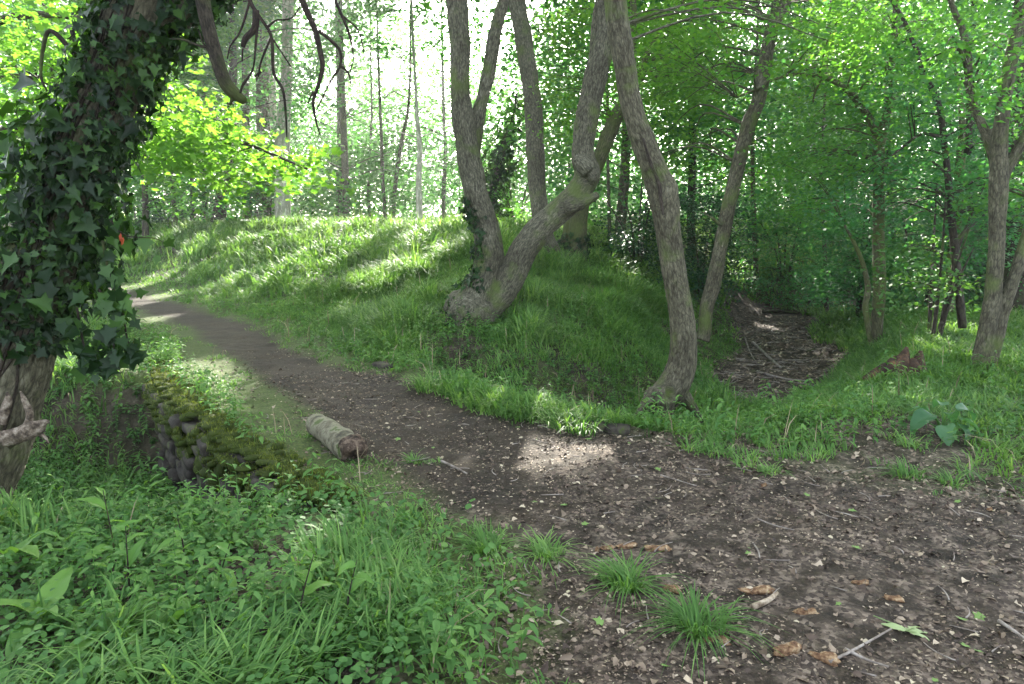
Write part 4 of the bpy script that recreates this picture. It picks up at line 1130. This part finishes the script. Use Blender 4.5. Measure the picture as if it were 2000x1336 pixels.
# ground ivy carpet in the near left corner
x, y = wedge(26000, 1.7, 4.6, 1.6, 47)
d, L, z = zones(x, y)
k = z['near_l'] & (z['mp'] > .12) & (rng.uniform(0, 1, len(x)) < .15 + .85 * sstep(.2, .9, z['mp'])) & (fbm(xy3(x, y), 1.9, 5) + .16 * (x < -.7) > .47)
x, y = x[k], y[k]; n = len(x)
zz = height(x, y) + rng.uniform(.02, .13, n)
nr_ = np.stack([rng.normal(0, .35, n), rng.normal(-.15, .35, n), np.ones(n)], 1)
hb.add(place(ROUND[0], np.stack([x, y, zz], 1), frames(nr_, rng.uniform(0, 6.28, n)), rng.uniform(.016, .036, n)), ROUND[1], np.clip(rng.normal(.45, .2, n), 0, 1))
# nettles and mercury: left foreground, ditch, right flank of the mound, right bank
NARROW = (LEAF6[0] * [1, .62, 1.3], LEAF6[1])
x, y = wedge(24000, 1.9, 20, .8, 47)
d, L, z = zones(x, y)
pat = fbm(xy3(x, y), .9, 61)
pat2 = fbm(xy3(x, y), 1.9, 67)
ditchside = (x < -2.0) & (y > 3.8) & (y < 13) & ~z['mound'] & (z['mp'] > .6)
pr_ = np.where(z['near_l'], (.55 * sstep(.4, .55, pat2) * (.25 + .75 * sstep(.15, .9, z['mp']))), 0) + np.where(z['inditch'], .8, 0) + np.where(z['mound'] & (x > -1.5) & (z['s'] < 3.2), .75 * sstep(.42, .55, pat), 0) + np.where(z['mound'] & (x <= -1.5) & (y < 17), .75 * sstep(.40, .54, pat), 0) + np.where(z['rslope'], .6, 0) + np.where(z['rbank'] & (y > 5.0), .5, 0) + np.where(ditchside, .7, 0)
k = (rng.uniform(0, 1, len(x)) < pr_) & (z['mp'] > .15) & (z['mb'] > .1)
x, y = x[k], y[k]
ex, ey = rng.uniform(-7.5, -1.6, 3600), rng.uniform(3.9, 9.5, 3600)
dwx, swx = pdist(ex, ey, WALLTOP)
k = (ex > -ey * 1.1) & (m_path(ex, ey) > .5) & ((swx > 0) & (dwx > .22) | (ey > 8))
x, y = np.concatenate([x, ex[k]]), np.concatenate([y, ey[k]])
kind = fbm(xy3(x, y), 1.3, 71) + rng.normal(0, .08, len(x))
rr_ = np.hypot(x, y)
for sel, T_, nl_, hh_, sz_, tn_ in ((kind > .54, NARROW, 10, .26, .062, (.62, .2)), ((kind <= .54) & (kind > .44), LEAF6, 8, .15, .036, (.45, .22)), (kind <= .44, IVY, 6, .12, .04, (.35, .2))):
    leafy_plants(hb, np.stack([x[sel], y[sel]], 1), hh_ * (.5 + rng.uniform(0, .9, sel.sum())), nl_, (sz_ + .0022 * rr_[sel]) * rng.uniform(.6, 1.3, sel.sum()), T_, tn_)
o = link('ground_herbs', hb.mesh('ground_herbs'), M['herb'])
tag(o, 'low leafy herbs and ground ivy carpeting the banks', 'herbs', kind='stuff')

# ------------------------------------------------------------------ litter on the soil
lb = Bag()
x, y = wedge(150000, 1.6, 9.5, .95, 47)
mp = m_path(x, y); dp, sp = pdist(x, y, PATHC)
rb = (x > .3) & (y < 7.2)
k = ((mp < .12) | (rb & (mp < 1.4)) | ((mp < .5) & (rng.uniform(0, 1, len(x)) < .5))) & (noise3(xy3(x, y), 2.3, 8) + rng.uniform(-.3, .3, len(x)) > .33)
x, y = x[k], y[k]; n = len(x)
zz = height(x, y) + np.where(y < 14, (noise3(xy3(x, y), 13, 71) - .5) * .018 + (noise3(xy3(x, y), 5, 72) - .5) * .02, 0) + rng.uniform(.001, .006, n)
sz = np.exp(rng.normal(math.log(.0085), .5, n)) * (1 + .05 * y)
sz = np.clip(sz, .004, .045)
nr_ = np.stack([rng.normal(0, .28, n), rng.normal(0, .28, n), np.ones(n)], 1)
tn = np.clip(rng.beta(1.3, 1.9, n), 0, .94)
tn = np.where(sz > .024, np.clip(tn + .12, 0, .94), tn)
T = LEAF6[0] * [1, 1.1, 2.2]
big = sz > .018
lb.add(place(T, np.stack([x, y, zz], 1)[big], frames(nr_[big], rng.uniform(0, 6.28, big.sum())), sz[big] * 1.15), LEAF6[1], tn[big])
T = np.array([[0, -.3, 0], [1, -.22, .05], [.9, .3, 0], [.08, .24, .06]])
sml = ~big
lb.add(place(T, np.stack([x, y, zz], 1)[sml], frames(nr_[sml], rng.uniform(0, 6.28, sml.sum())), sz[sml]), [np.array([[0, 1, 2, 3]])], tn[sml])
xb, yb = rng.uniform(2.2, 7.2, 9000), rng.uniform(8, 17, 9000)
k = m_bed(xb, yb) < .12
xb, yb = xb[k], yb[k]; n = len(xb)
lb.add(place(T, np.stack([xb, yb, height(xb, yb) + .012], 1), frames(np.stack([rng.normal(0, .35, n), rng.normal(0, .35, n), np.ones(n)], 1), rng.uniform(0, 6.28, n)), rng.uniform(.02, .07, n)), [np.array([[0, 1, 2, 3]])], rng.uniform(.3, .85, n))
# larger curled dead leaves, thickest right of the path and in the near foreground
x, y = wedge(9000, 1.7, 8.5, .9, 47)
mp = m_path(x, y)
pr_ = np.where((x > .2) & (mp > -.9) & (y < 7.5) & (y > 3.6), .8, .06) + np.where((y < 3.4) & (x > -.2), .45, 0) + np.where((mp > 0) & (mp < .5), .25, 0)
k = rng.uniform(0, 1, len(x)) < pr_
x, y = x[k], y[k]; n = len(x)
T = LEAF6[0] * [1, 1.05, 2.0]
nr_ = np.stack([rng.normal(0, .45, n), rng.normal(0, .45, n), np.ones(n)], 1)
TT = T[None] * np.stack([rng.uniform(.7, 1.1, n), rng.uniform(.5, 1.25, n), rng.uniform(-2, 3, n)], 1)[:, None] + rng.normal(0, .07, (n, 7, 3))
V = np.einsum('nij,nkj->nki', frames(nr_, rng.uniform(0, 6.28, n)), TT) * rng.uniform(.018, .05, n)[:, None, None] + np.stack([x, y, height(x, y) + rng.uniform(.004, .018, n)], 1)[:, None]
lb.add(V, LEAF6[1], np.clip(rng.normal(.5, .2, n), 0, .86))
# a few green fallen leaves
n = 90
x, y = wedge(n, 2, 7, 1, 40)
lb.add(place(MAPLE[0], np.stack([x, y, height(x, y) + .012], 1), frames(np.stack([rng.normal(0, .2, n), rng.normal(0, .2, n), np.ones(n)], 1), rng.uniform(0, 6.28, n)), rng.uniform(.02, .05, n)), MAPLE[1], np.ones(n))
o = link('leaf_litter', lb.mesh('leaf_litter'), M['litter'])
tag(o, 'crumbled dead leaves and wood chips littering the earth', 'leaf litter', kind='stuff')
# small twigs everywhere, many pale ones on the stream bed
def stick_rows(x, y, a, L, r, z_=.004, bend=.12):
    out = []
    k1 = rng.normal(0, bend)
    for t in np.linspace(-.5, .5, 5):
        px, py = x + math.cos(a) * L * t - math.sin(a) * k1 * L * (t * t * 4 - .5), y + math.sin(a) * L * t + math.cos(a) * k1 * L * (t * t * 4 - .5)
        out.append([px, py, H1(px, py) + z_ + r + .012, r * (1 - .5 * (t + .5))])
    return out
tb = TB()
cnt = 0
xs, ys = wedge(2600, 2, 18, .9, 47)
mpv, mbv = m_path(xs, ys), m_bed(xs, ys)
for x, y, a_, b_ in zip(xs, ys, mpv, mbv):
    if b_ < .1 or (a_ < .5 and y < 7.5 and rng.uniform() < .35):
        onbed = b_ < .1
        tb.add(stick_rows(x, y, rng.uniform(0, 3.14), rng.uniform(.06, .45 if onbed else .16), rng.uniform(.003, .009 if onbed else .004)), seg=4, n=6)
        cnt += 1
x0, x1 = 2.6, 7
for _ in range(420):
    x, y = rng.uniform(2.4, 6.6), rng.uniform(8.3, 15.5)
    if m_bed(np.array([x]), np.array([y]))[0] < .0:
        tb.add(stick_rows(x, y, rng.uniform(0, 3.14), rng.uniform(.06, .32), rng.uniform(.003, .008)), seg=4, n=6)
o = link('twig_litter', tb.mesh('twig_litter'), M['stick'])
tag(o, 'scattered small twigs on the path and the dry stream bed', 'twigs', kind='stuff')

# ------------------------------------------------------------------ the mossy stone edge of the culvert
def blob(cx, cy, cz, lx, ly, lz, ang, seed, amp=.12, e=.55, nu=14, nv=9):
    u = np.linspace(0, 2 * math.pi, nu, endpoint=False); v = np.linspace(-math.pi / 2 + .12, math.pi / 2 - .12, nv)
    U, Vv = np.meshgrid(u, v)
    def p_(a, e_): return np.sign(a) * np.abs(a) ** e_
    x = p_(np.cos(Vv), e) * p_(np.cos(U), e); y = p_(np.cos(Vv), e) * p_(np.sin(U), e); z = p_(np.sin(Vv), e)
    q = np.stack([x, y, z], -1).reshape(-1, 3)
    q = q * (1 + amp * 2 * (fbm(q + seed * 3.1, 2.2, seed, 3) - .5))[:, None]
    q = q * [lx / 2, ly / 2, lz / 2]
    c, s_ = math.cos(ang), math.sin(ang)
    q = np.stack([q[:, 0] * c - q[:, 1] * s_ + cx, q[:, 0] * s_ + q[:, 1] * c + cy, q[:, 2] + cz], 1)
    k = np.arange(nv - 1)[:, None] * nu; j = np.arange(nu)[None]; j2 = (j + 1) % nu
    F = np.stack([k + j, k + j2, k + nu + j2, k + nu + j], -1).reshape(-1, 4)
    return q, F, [list(range(nu - 1, -1, -1)), list(range((nv - 1) * nu, nv * nu))]
def blobs_mesh(name, L, smooth=True):
    Vs, Fs, n = [], [], 0
    caps = []
    for q, F, cp in L:
        Vs.append(q); Fs.append(F + n); caps += [[n + a for a in c] for c in cp]; n += len(q)
    ks = {}
    for c in caps: ks.setdefault(len(c), []).append(c)
    return raw_mesh(name, np.vstack(Vs), [np.vstack(Fs)] + [np.array(v) for v in ks.values()], smooth)
wl = np.array(WALLTOP)
seglen = np.concatenate([[0], np.cumsum(np.hypot(*np.diff(wl, axis=0).T))])
def onwall(s_):
    x = np.interp(s_, seglen, wl[:, 0]); y = np.interp(s_, seglen, wl[:, 1])
    x2 = np.interp(s_ + .1, seglen, wl[:, 0]); y2 = np.interp(s_ + .1, seglen, wl[:, 1]); x1 = np.interp(s_ - .1, seglen, wl[:, 0]); y1 = np.interp(s_ - .1, seglen, wl[:, 1])
    return x, y, math.atan2(y2 - y1, x2 - x1)
t = thing('stone_wall', 'low rough stone wall edging the left of the path above the ditch, capped with moss', 'wall', (wl[3][0], wl[3][1], -.8))
st = []
for row in range(7):
    s_ = rng.uniform(-.1, .05)
    while s_ < seglen[-1] - .2:
        L = rng.uniform(.2, .62)
        x, y, a = onwall(s_ + L / 2)
        ox = .03 + rng.uniform(-.035, .035) + (.05 if row == 6 else 0)
        st.append(blob(x - math.sin(a) * ox, y + math.cos(a) * ox, -.885 + row * .130 + rng.normal(0, .006), L * 1.0, rng.uniform(.26, .34), .128 if row < 6 else .10, a + rng.normal(0, .06), len(st), amp=.2, e=.38))
        s_ += L
link('masonry', blobs_mesh('masonry', st), M['stone'], t)
ms = []
for k in range(620):
    s_ = rng.uniform(.0, seglen[-1] - .3)
    x, y, a = onwall(s_)
    ox = rng.uniform(-.10, .24)
    zt = .0 - max(0, ox - .14) * 2.0
    ms.append(blob(x - math.sin(a) * ox, y + math.cos(a) * ox, zt, rng.uniform(.06, .17), rng.uniform(.05, .13), rng.uniform(.03, .06), a + rng.normal(0, .9), k + 500, amp=.25, e=.9))
for k in range(130):
    s_ = rng.uniform(.0, seglen[-1] - .3); x, y, a = onwall(s_)
    ms.append(blob(x - math.sin(a) * .19, y + math.cos(a) * .19, rng.uniform(-.42, -.05), rng.uniform(.10, .26), .08, rng.uniform(.05, .12), a, k + 700, amp=.3, e=.9))
mob = link('moss', blobs_mesh('moss', ms), M['moss'], t)
mv = np.vstack([q for q, _, _ in ms])
k = rng.integers(0, len(mv), 42000)
fz = Bag()
blades(fz, mv[k] + rng.normal(0, .008, (len(k), 3)), rng.uniform(0, 6.28, len(k)), rng.uniform(.015, .04, len(k)), np.full(len(k), .004), rng.uniform(.2, .9, len(k)), rng.uniform(.2, .9, len(k)))
link('moss_fuzz', fz.mesh('moss_fuzz'), M['moss'], mob)['kind'] = 'stuff'

# flat stones at the far edge of the path
for k, (u, v, lx, ly, lz, a, lab) in enumerate([(1150, 838, .34, .16, .10, .1, 'long flat grey stone lying at the far edge of the path'), (1206, 842, .2, .14, .09, -.2, 'small bluish kerb stone just right of the long flat one'), (748, 716, .3, .16, .07, -.9, 'buried edge stone on the right side of the path where the grass slope starts')]):
    p = G(u, v)
    o = link('edge_stone', blobs_mesh('edge_stone', [blob(0, 0, 0, lx, ly, lz, a, 900 + k, amp=.15)]), M['stone'])
    o.location = (p[0], p[1], p[2] + .01); tag(o, lab, 'stone', 'stones along the path edge')

# ------------------------------------------------------------------ the cut log
A, B = Z0(612, 852), Z0(690, 898)
A = np.array([A[0] + .02, A[1] + .05, .078]); B = np.array([B[0], B[1], .072])
t = thing('log', 'short sawn grey log with a rotten brown end, lying on the left of the path', 'log', (*((A + B) / 2)[:2], 0))
ax = (B - A) / np.linalg.norm(B - A)
pts = [[*(A + ax * l), r] for l, r in ((-.03, .055), (-.012, .085), (.02, .086), (.2, .092), (.4, .091), (.6, .094), (np.linalg.norm(B - A), .086))]
V, F, cp, bc = tube(pts, seg=28, n=60, rough=0)
V = V + (fbm(V, 7, 3)[:, None] - .5) * .03
link('bark', raw_mesh('bark', V, [F, cp], True), M['logbark'], t)
V, F, cp, bc = tube([[*(B - ax * .03), .095], [*(B + ax * .03), .085], [*(B + ax * .055 + [0, 0, -.02]), .05]], seg=24, n=14, rough=.3, seed=4)
V = V + (fbm(V, 25, 3)[:, None] - .5) * .04
link('rotten_end', raw_mesh('rotten_end', V, [F, cp], False), M['logend'], t)

# ------------------------------------------------------------------ charred stump
p = G(1770, 738)
t = thing('tree_stump', 'dark jagged rotten stump in the grass right of the stream bed', 'stump', p)
tb = TB()
for dx, dy, h_, r_ in ((-.16, .0, .12, .09), (-.05, .02, .24, .10), (.05, .0, .20, .10), (.13, .03, .27, .075), (.0, .08, .3, .07), (-.1, .1, .2, .07)):
    tb.add([[p[0] + dx * 1.1, p[1] + dy, p[2] - .08, r_ * 1.2], [p[0] + dx, p[1] + dy, p[2] + h_ * .6, r_ * .8], [p[0] + dx * .9 + .02, p[1] + dy, p[2] + h_, r_ * .25]], seg=12, n=10, rough=.5, seed=int(100 * h_))
link('stump_wood', tb.mesh('stump_wood'), M['stump'], t)
tb = TB(); tb.add([[p[0] - .45, p[1] - .05, p[2] - .04, .05], [p[0] - .25, p[1], p[2] + .05, .07], [p[0] - .05, p[1], p[2] + .12, .08]], seg=10, n=12, rough=.4, seed=3)
link('root', tb.mesh('root'), M['stump'], t)

# ------------------------------------------------------------------ broad leaves
def big_leaf(L, Wd, curl, seed, lobes=0.0, nx_=13, ny_=9):
    """one arching leaf along +x from the origin with a sunken midrib and wavy margin"""
    tt = np.linspace(0, 1, nx_); ss = np.linspace(-1, 1, ny_)
    V = []
    for t_ in tt:
        w = Wd * .5 * (math.sin(math.pi * min(1, t_ * .96 + .03) ** .72) ** .8) * (1 + lobes * math.sin(t_ * 17))
        a = curl * t_
        for s_ in ss:
            x = L * (math.sin(a) / max(curl, 1e-3)) if curl else L * t_
            z = -L * (1 - math.cos(a)) / max(curl, 1e-3) + abs(s_) * w * .35 + .06 * Wd * math.sin(t_ * 13 + seed + s_ * 2) * abs(s_)
            V.append([x, s_ * w, z])
    idx_ = np.arange(nx_ * ny_).reshape(nx_, ny_)
    F = np.stack([idx_[:-1, :-1], idx_[1:, :-1], idx_[1:, 1:], idx_[:-1, 1:]], -1).reshape(-1, 4)
    return np.array(V), F
def leaf_obj(parent, pos, az, pitch, L, Wd, curl, seed, mat, tn, lobes=0.0, label=None):
    V, F = big_leaf(L, Wd, curl, seed, lobes)
    R = (Matrix.Rotation(az, 3, 'Z') @ Matrix.Rotation(-pitch, 3, 'Y') @ Matrix.Rotation(random.uniform(-.35, .35), 3, 'X'))
    V = V @ np.array(R).T + np.asarray(pos)
    return link('leaf', raw_mesh('leaf', V, [F], True, {'tint': np.full(len(V), tn) + fbm(V, 30, 2) * .1}), mat, parent)
docks = [ # foot u,v, height, leaves, label
 (232, 1130, .42, 5, 'tallest foreground dock, its red-brown stem furthest left of the upright docks'),
 (255, 1180, .36, 5, 'dock plant with one broad blade jutting right, beside the tallest dock'),
 (366, 1120, .28, 4, 'dock with an upright pale leaf at its tip, amid the near left herbs'),
 (424, 1165, .26, 5, 'dock plant with drooping broad leaves in the centre of the near left herbs'),
 (578, 1240, .32, 5, 'dock with a twisted pale leaf near the patchy edge of the herbs'),
 (672, 1230, .30, 4, 'slim dock plant, the one nearest the bare path among the foreground docks'),
 (120, 1010, .34, 5, 'dock plant in shade at the foot of the ivy-covered trunk'),
 (300, 1000, .30, 5, 'dock plant behind the tall docks at the brink of the ditch'),
 (90, 1240, .26, 7, 'low dock rosette with big flat leaves in the bottom left corner'),
 (215, 1275, .24, 8, 'low dock rosette with the largest arching leaves, near the bottom edge'),
 (330, 1250, .24, 7, 'low dock rosette right of the largest one'),
 (20, 1120, .28, 6, 'low dock plant cut by the left edge of the view'),
]
for k, (u, v, hh, nl, lab) in enumerate(docks):
    p = G(u, v)
    t = thing('dock_plant', lab, 'plant', p, 'dock plants in the near left foreground')
    random.seed(100 + k)
    tb = TB()
    lx, ly = random.uniform(-.05, .08), random.uniform(-.05, .05)
    tb.add([[p[0], p[1], p[2] - .02, .0045], [p[0] + lx * .4, p[1] + ly * .4, p[2] + hh * .5, .0035], [p[0] + lx, p[1] + ly, p[2] + hh, .0015]], seg=6, n=8)
    link('stem', tb.mesh('stem'), M['dock'] if lab.find('low dock') >= 0 else M['twig'], t)
    for j in range(nl):
        f = (j + .6) / nl
        rosette = (lab.find('low dock') >= 0)
        L = (random.uniform(.17, .27) if rosette else random.uniform(.12, .17) * (1.1 - .45 * f))
        f2 = .35 * f if rosette else .25 + .75 * f
        pos = (p[0] + lx * f2, p[1] + ly * f2, p[2] + hh * f2)
        leaf_obj(t, pos, random.uniform(0, 6.28) if not rosette else j * 2.4 + random.uniform(-.4, .4), random.uniform(.1, .9) if rosette else random.uniform(-.2, .9), L, L * random.uniform(.3, .42), random.uniform(.5, 1.6), j + k, M['dock'], random.uniform(.3, .8))
# burdock with huge blue-green leaves at the right
p = G(1840, 850)
t = thing('burdock_plant', 'plant with very large blue-green leaves in the grass at the right', 'plant', p)
random.seed(55)
M['burdock'] = leaf_mat('burdock_leaves', (.025, .08, .03), (.045, .12, .045), (.075, .17, .065), .35, .45, .3, 3.0, (1.6, 1.8, .9))
for j, (az, pit, L, w, h_) in enumerate([(3.4, .1, .23, .17, .16), (.15, .3, .25, .13, .19), (5.2, -.1, .18, .13, .11), (2.6, .5, .2, .12, .17), (1.2, .5, .2, .12, .2), (4.3, .0, .2, .15, .1), (.8, .2, .2, .12, .14), (5.9, .1, .22, .13, .13), (3.0, .0, .17, .12, .09)]):
    tb = TB(); q = (p[0] + .1 * math.cos(az), p[1] + .1 * math.sin(az), p[2] + h_)
    tb.add([[p[0], p[1], p[2] - .02, .008], [p[0] + .04 * math.cos(az), p[1] + .04 * math.sin(az), p[2] + h_ * .6, .006], [*q, .004]], seg=6, n=7)
    stalk = link('leaf_stalk', tb.mesh('leaf_stalk'), M['dock'], t)
    leaf_obj(stalk, q, az, pit - .1, L * .95, w * .9, 1.5, j, M['burdock'], .3 + .07 * j, lobes=.06)

# single grass tufts on and beside the bare earth
tl = [(1215, 1150, .26, .09, 200, 'broad grass tuft on the litter, the further of the two in the near right foreground'),
      (1370, 1235, .27, .09, 220, 'broad grass tuft closest to the bottom edge, on the litter of the path'),
      (810, 905, .15, .05, 70, 'small grass tuft just right of the log'),
      (850, 905, .10, .04, 36, 'tiny grass tuft on the path, second to the right of the log'),
      (960, 1080, .24, .10, 160, 'grass tuft at the boundary of herbs and bare path, left of the two broad tufts'),
      (1075, 1090, .22, .08, 120, 'arching grass tuft at the tip of the grassy strip, left of the further broad tuft'),
      (1510, 925, .15, .08, 90, 'grass tuft in the pale leaf litter at the right side of the path'),
      (1765, 930, .20, .1, 120, 'grass tuft near the big-leaved plant, on the litter at the right'),
      (1860, 945, .16, .08, 90, 'spiky low grass tuft, right of the one near the big-leaved plant')]
for k, (u, v, L, sp_, nb, lab) in enumerate(tl):
    p = G(u, v)
    bg_ = Bag()
    for q_ in range(4):
        tufts(bg_, np.array([[p[0] + random.uniform(-.5, .5) * sp_, p[1] + random.uniform(-.5, .5) * sp_]]), nb // 4, L * random.uniform(.7, 1.15), .0062, sp_ * random.uniform(.4, .8), arch=(.55, 1.35))
    o = link('grass_tuft', bg_.mesh('grass_tuft'), M['grass'])
    tag(o, lab, 'grass tuft', 'single grass tufts beside the path')

# rotten wood and sticks on the path
frag = [(1185, 1072, .07, .022, 'rotwood', 'orange rotten wood chunk, upper left of the pile behind the broad tuft'), (1285, 1074, .12, .03, 'rotwood', 'long orange-brown rotten wood piece behind the further broad tuft'),
        (1225, 1068, .11, .025, 'rotwood', 'split orange wood piece just left of the long rotten one'), (1165, 1078, .03, .04, 'rotwood', 'small upright orange splinter at the left end of the rotten pieces'),
        (1312, 1155, .08, .035, 'rotwood', 'rusty red rotten chunk right of the further broad tuft'), (1480, 1156, .14, .028, 'rotwood', 'dark brown bark strip lying across the path beyond the pale split stick'),
        (1576, 1200, .09, .03, 'rotwood', 'flat tan wood chunk right of the pale split stick'), (1682, 1140, .07, .022, 'rotwood', 'small orange wood chip, uppermost of those at the right'),
        (1745, 1172, .08, .022, 'rotwood', 'narrow orange wood chip furthest right'), (1538, 1275, .12, .045, 'rotwood', 'largest cracked tan bark chunk near the bottom edge'),
        (1608, 1290, .10, .04, 'rotwood', 'tan bark piece right of the largest cracked chunk'), (1400, 1255, .09, .03, 'rotwood', 'brown wood piece tucked under the nearest grass tuft'),
        (1492, 950, .035, .03, 'rotwood', 'lone small tan nugget on the dark path'), (1345, 833, .16, .03, 'rotwood', 'orange rotten wood strip in the weeds right of the curved tree foot'), (1933, 997, .03, .025, 'rotwood', 'small brown nugget at the far right of the path')]
for k, (u, v, L, h_, mt, lab) in enumerate(frag):
    p = G(u, v)
    a = [0.1, -.1, .2, 1.3, -.6, .05, -.3, -.2, -.5, .25, -.6, -.2, .3, .15, 0][k]
    o = link('wood_fragment', blobs_mesh('wood_fragment', [blob(0, 0, 0, L, L * .42, h_ * .7, a, 300 + k, amp=.6, e=.8, nu=22, nv=13), blob(L * .22, L * .05, .002, L * .5, L * .3, h_ * .8, a + .5, 350 + k, amp=.5, e=.8, nu=18, nv=9)], False), M[mt])
    o.location = (p[0], p[1], p[2] + h_ * .25); tag(o, lab, 'wood chip', 'rotten wood pieces on the path')
sticks = [([(1468, 1196), (1500, 1182), (1518, 1168)], .016, 'rotpale', 'pale split stick between the bark strip and the nearest tuft'),
          ([(862, 905), (890, 918), (912, 930)], .009, 'stick', 'short whitish stick on the path, right of the log'),
          ([(1480, 1018), (1510, 1030), (1550, 1040)], .005, 'stick', 'thin grey twig in the middle of the dark path'),
          ([(1290, 932), (1330, 944), (1360, 953)], .005, 'stick', 'thin dark twig on the path below the sunlit patch'),
          ([(1620, 1300), (1670, 1275), (1740, 1235)], .007, 'stick', 'bent grey stick near the bottom edge, below the pale green sprig'),
          ([(1650, 1275), (1690, 1295), (1735, 1310)], .007, 'stick', 'straight brownish stick near the bottom edge, crossing by the bent one'),
          ([(1470, 1065), (1480, 1080), (1484, 1095)], .005, 'stick', 'short upright-lying twig behind the bark strip'),
          ([(1950, 1220), (1980, 1240), (2010, 1262)], .008, 'stick', 'dark stick cut by the right edge of the view'),
          ([(1470, 672), (1500, 700), (1525, 722)], .028, 'stick', 'thickest pale bare branch lying on the stream bed'),
          ([(1455, 662), (1465, 690), (1478, 712)], .014, 'stick', 'thin bare branch left of the thickest one on the stream bed'),
          ([(1478, 728), (1530, 742), (1580, 748)], .016, 'stick', 'long low branch lying across the near end of the stream bed'),
          ([(1575, 690), (1590, 684), (1592, 676)], .02, 'bark_dark', 'short dark knotted branch on the right of the stream bed'),
          ([(1490, 612), (1520, 610), (1560, 615)], .035, 'bark_dark', 'dark fallen limb at the far end of the stream bed'),
          ([(1040, 862), (1055, 866), (1068, 870)], .006, 'stick', 'tiny pale twig above the sunlit patch')]
for k, (pts, r_, mt, lab) in enumerate(sticks):
    rows = []
    for j, (u, v) in enumerate(pts):
        p = G(u, v); rows.append([p[0], p[1], p[2] + r_ * .8 + .01, r_ * (1 - .25 * j)])
    tb = TB(); tb.add(rows, seg=7, n=12, rough=.15, seed=k)
    me = tb.mesh('stick')
    o = link('stick', me, M[mt]); tag(o, lab, 'stick', 'fallen sticks')
# pale green fallen sprig
p = G(1780, 1240)
t = thing('fallen_sprig', 'pale green wilted sprig lying on the path at lower right', 'sprig', p)
M['sprig'] = leaf_mat('wilted_sprig', (.16, .22, .09), (.25, .33, .14), (.34, .4, .2), .3, .5, .3, 3.0, (1.2, 1.2, .9))
tb = TB(); tb.add([[p[0] - .09, p[1] + .12, p[2] + .012, .003], [p[0] - .04, p[1] + .05, p[2] + .015, .003], [p[0], p[1], p[2] + .012, .002]], seg=6, n=8)
link('stem', tb.mesh('stem'), M['sprig'], t)
for j, az in enumerate((-.1, .5, -.7, 2.4)):
    leaf_obj(t, (p[0] - .02, p[1] + .01, p[2] + .012), az, .05, .09, .03, .3, j, M['sprig'], .6)
# white umbel on the crest
p = P(481, 462, 21); gz = H1(p[0], p[1])
t = thing('cow_parsley', 'single white-topped umbel standing above the grass on the left crest', 'flower', (p[0], p[1], gz))
tb = TB(); hz = P(481, 430, 21)[2]
tb.add([[p[0], p[1], gz - .05, .012], [p[0] + .02, p[1], (gz + hz) / 2, .01], [p[0], p[1], hz, .007]], seg=6, n=8)
link('stem', tb.mesh('stem'), M['grass'], t)
fb = Bag(); m = 60
fb.add(place(LEAF6[0], np.array([p[0], p[1], hz]) + np.stack([rng.normal(0, .055, m), rng.normal(0, .055, m), rng.normal(0, .012, m)], 1), frames(np.array([0, 0, 1.]) + rng.normal(0, .3, (m, 3)), rng.uniform(0, 6.28, m)), np.full(m, .035)), LEAF6[1], rng.uniform(0, 1, m))
link('flower_head', fb.mesh('flower_head'), M['white_flower'], t)

# ------------------------------------------------------------------ thin summer haze
hz_ = bpy.data.meshes.new('haze')
x0, x1, y0, y1, z0, z1 = -110, 110, -16, 112, -4, 44
hz_.from_pydata([(x0, y0, z0), (x1, y0, z0), (x1, y1, z0), (x0, y1, z0), (x0, y0, z1), (x1, y0, z1), (x1, y1, z1), (x0, y1, z1)], [],
                [(0, 3, 2, 1), (4, 5, 6, 7), (0, 1, 5, 4), (1, 2, 6, 5), (2, 3, 7, 6), (3, 0, 4, 7)])
m, n_, out = mat_new('haze_air')
pv = N(n_, 'ShaderNodeVolumePrincipled', Density=.0012, Anisotropy=.6)
pv.inputs['Color'].default_value = (.90, 1.0, .94, 1)
n_.links.new(pv.outputs[0], out.inputs['Volume'])
o = link('haze', hz_, m); tag(o, 'faint bright haze between the trees', 'haze', kind='stuff')
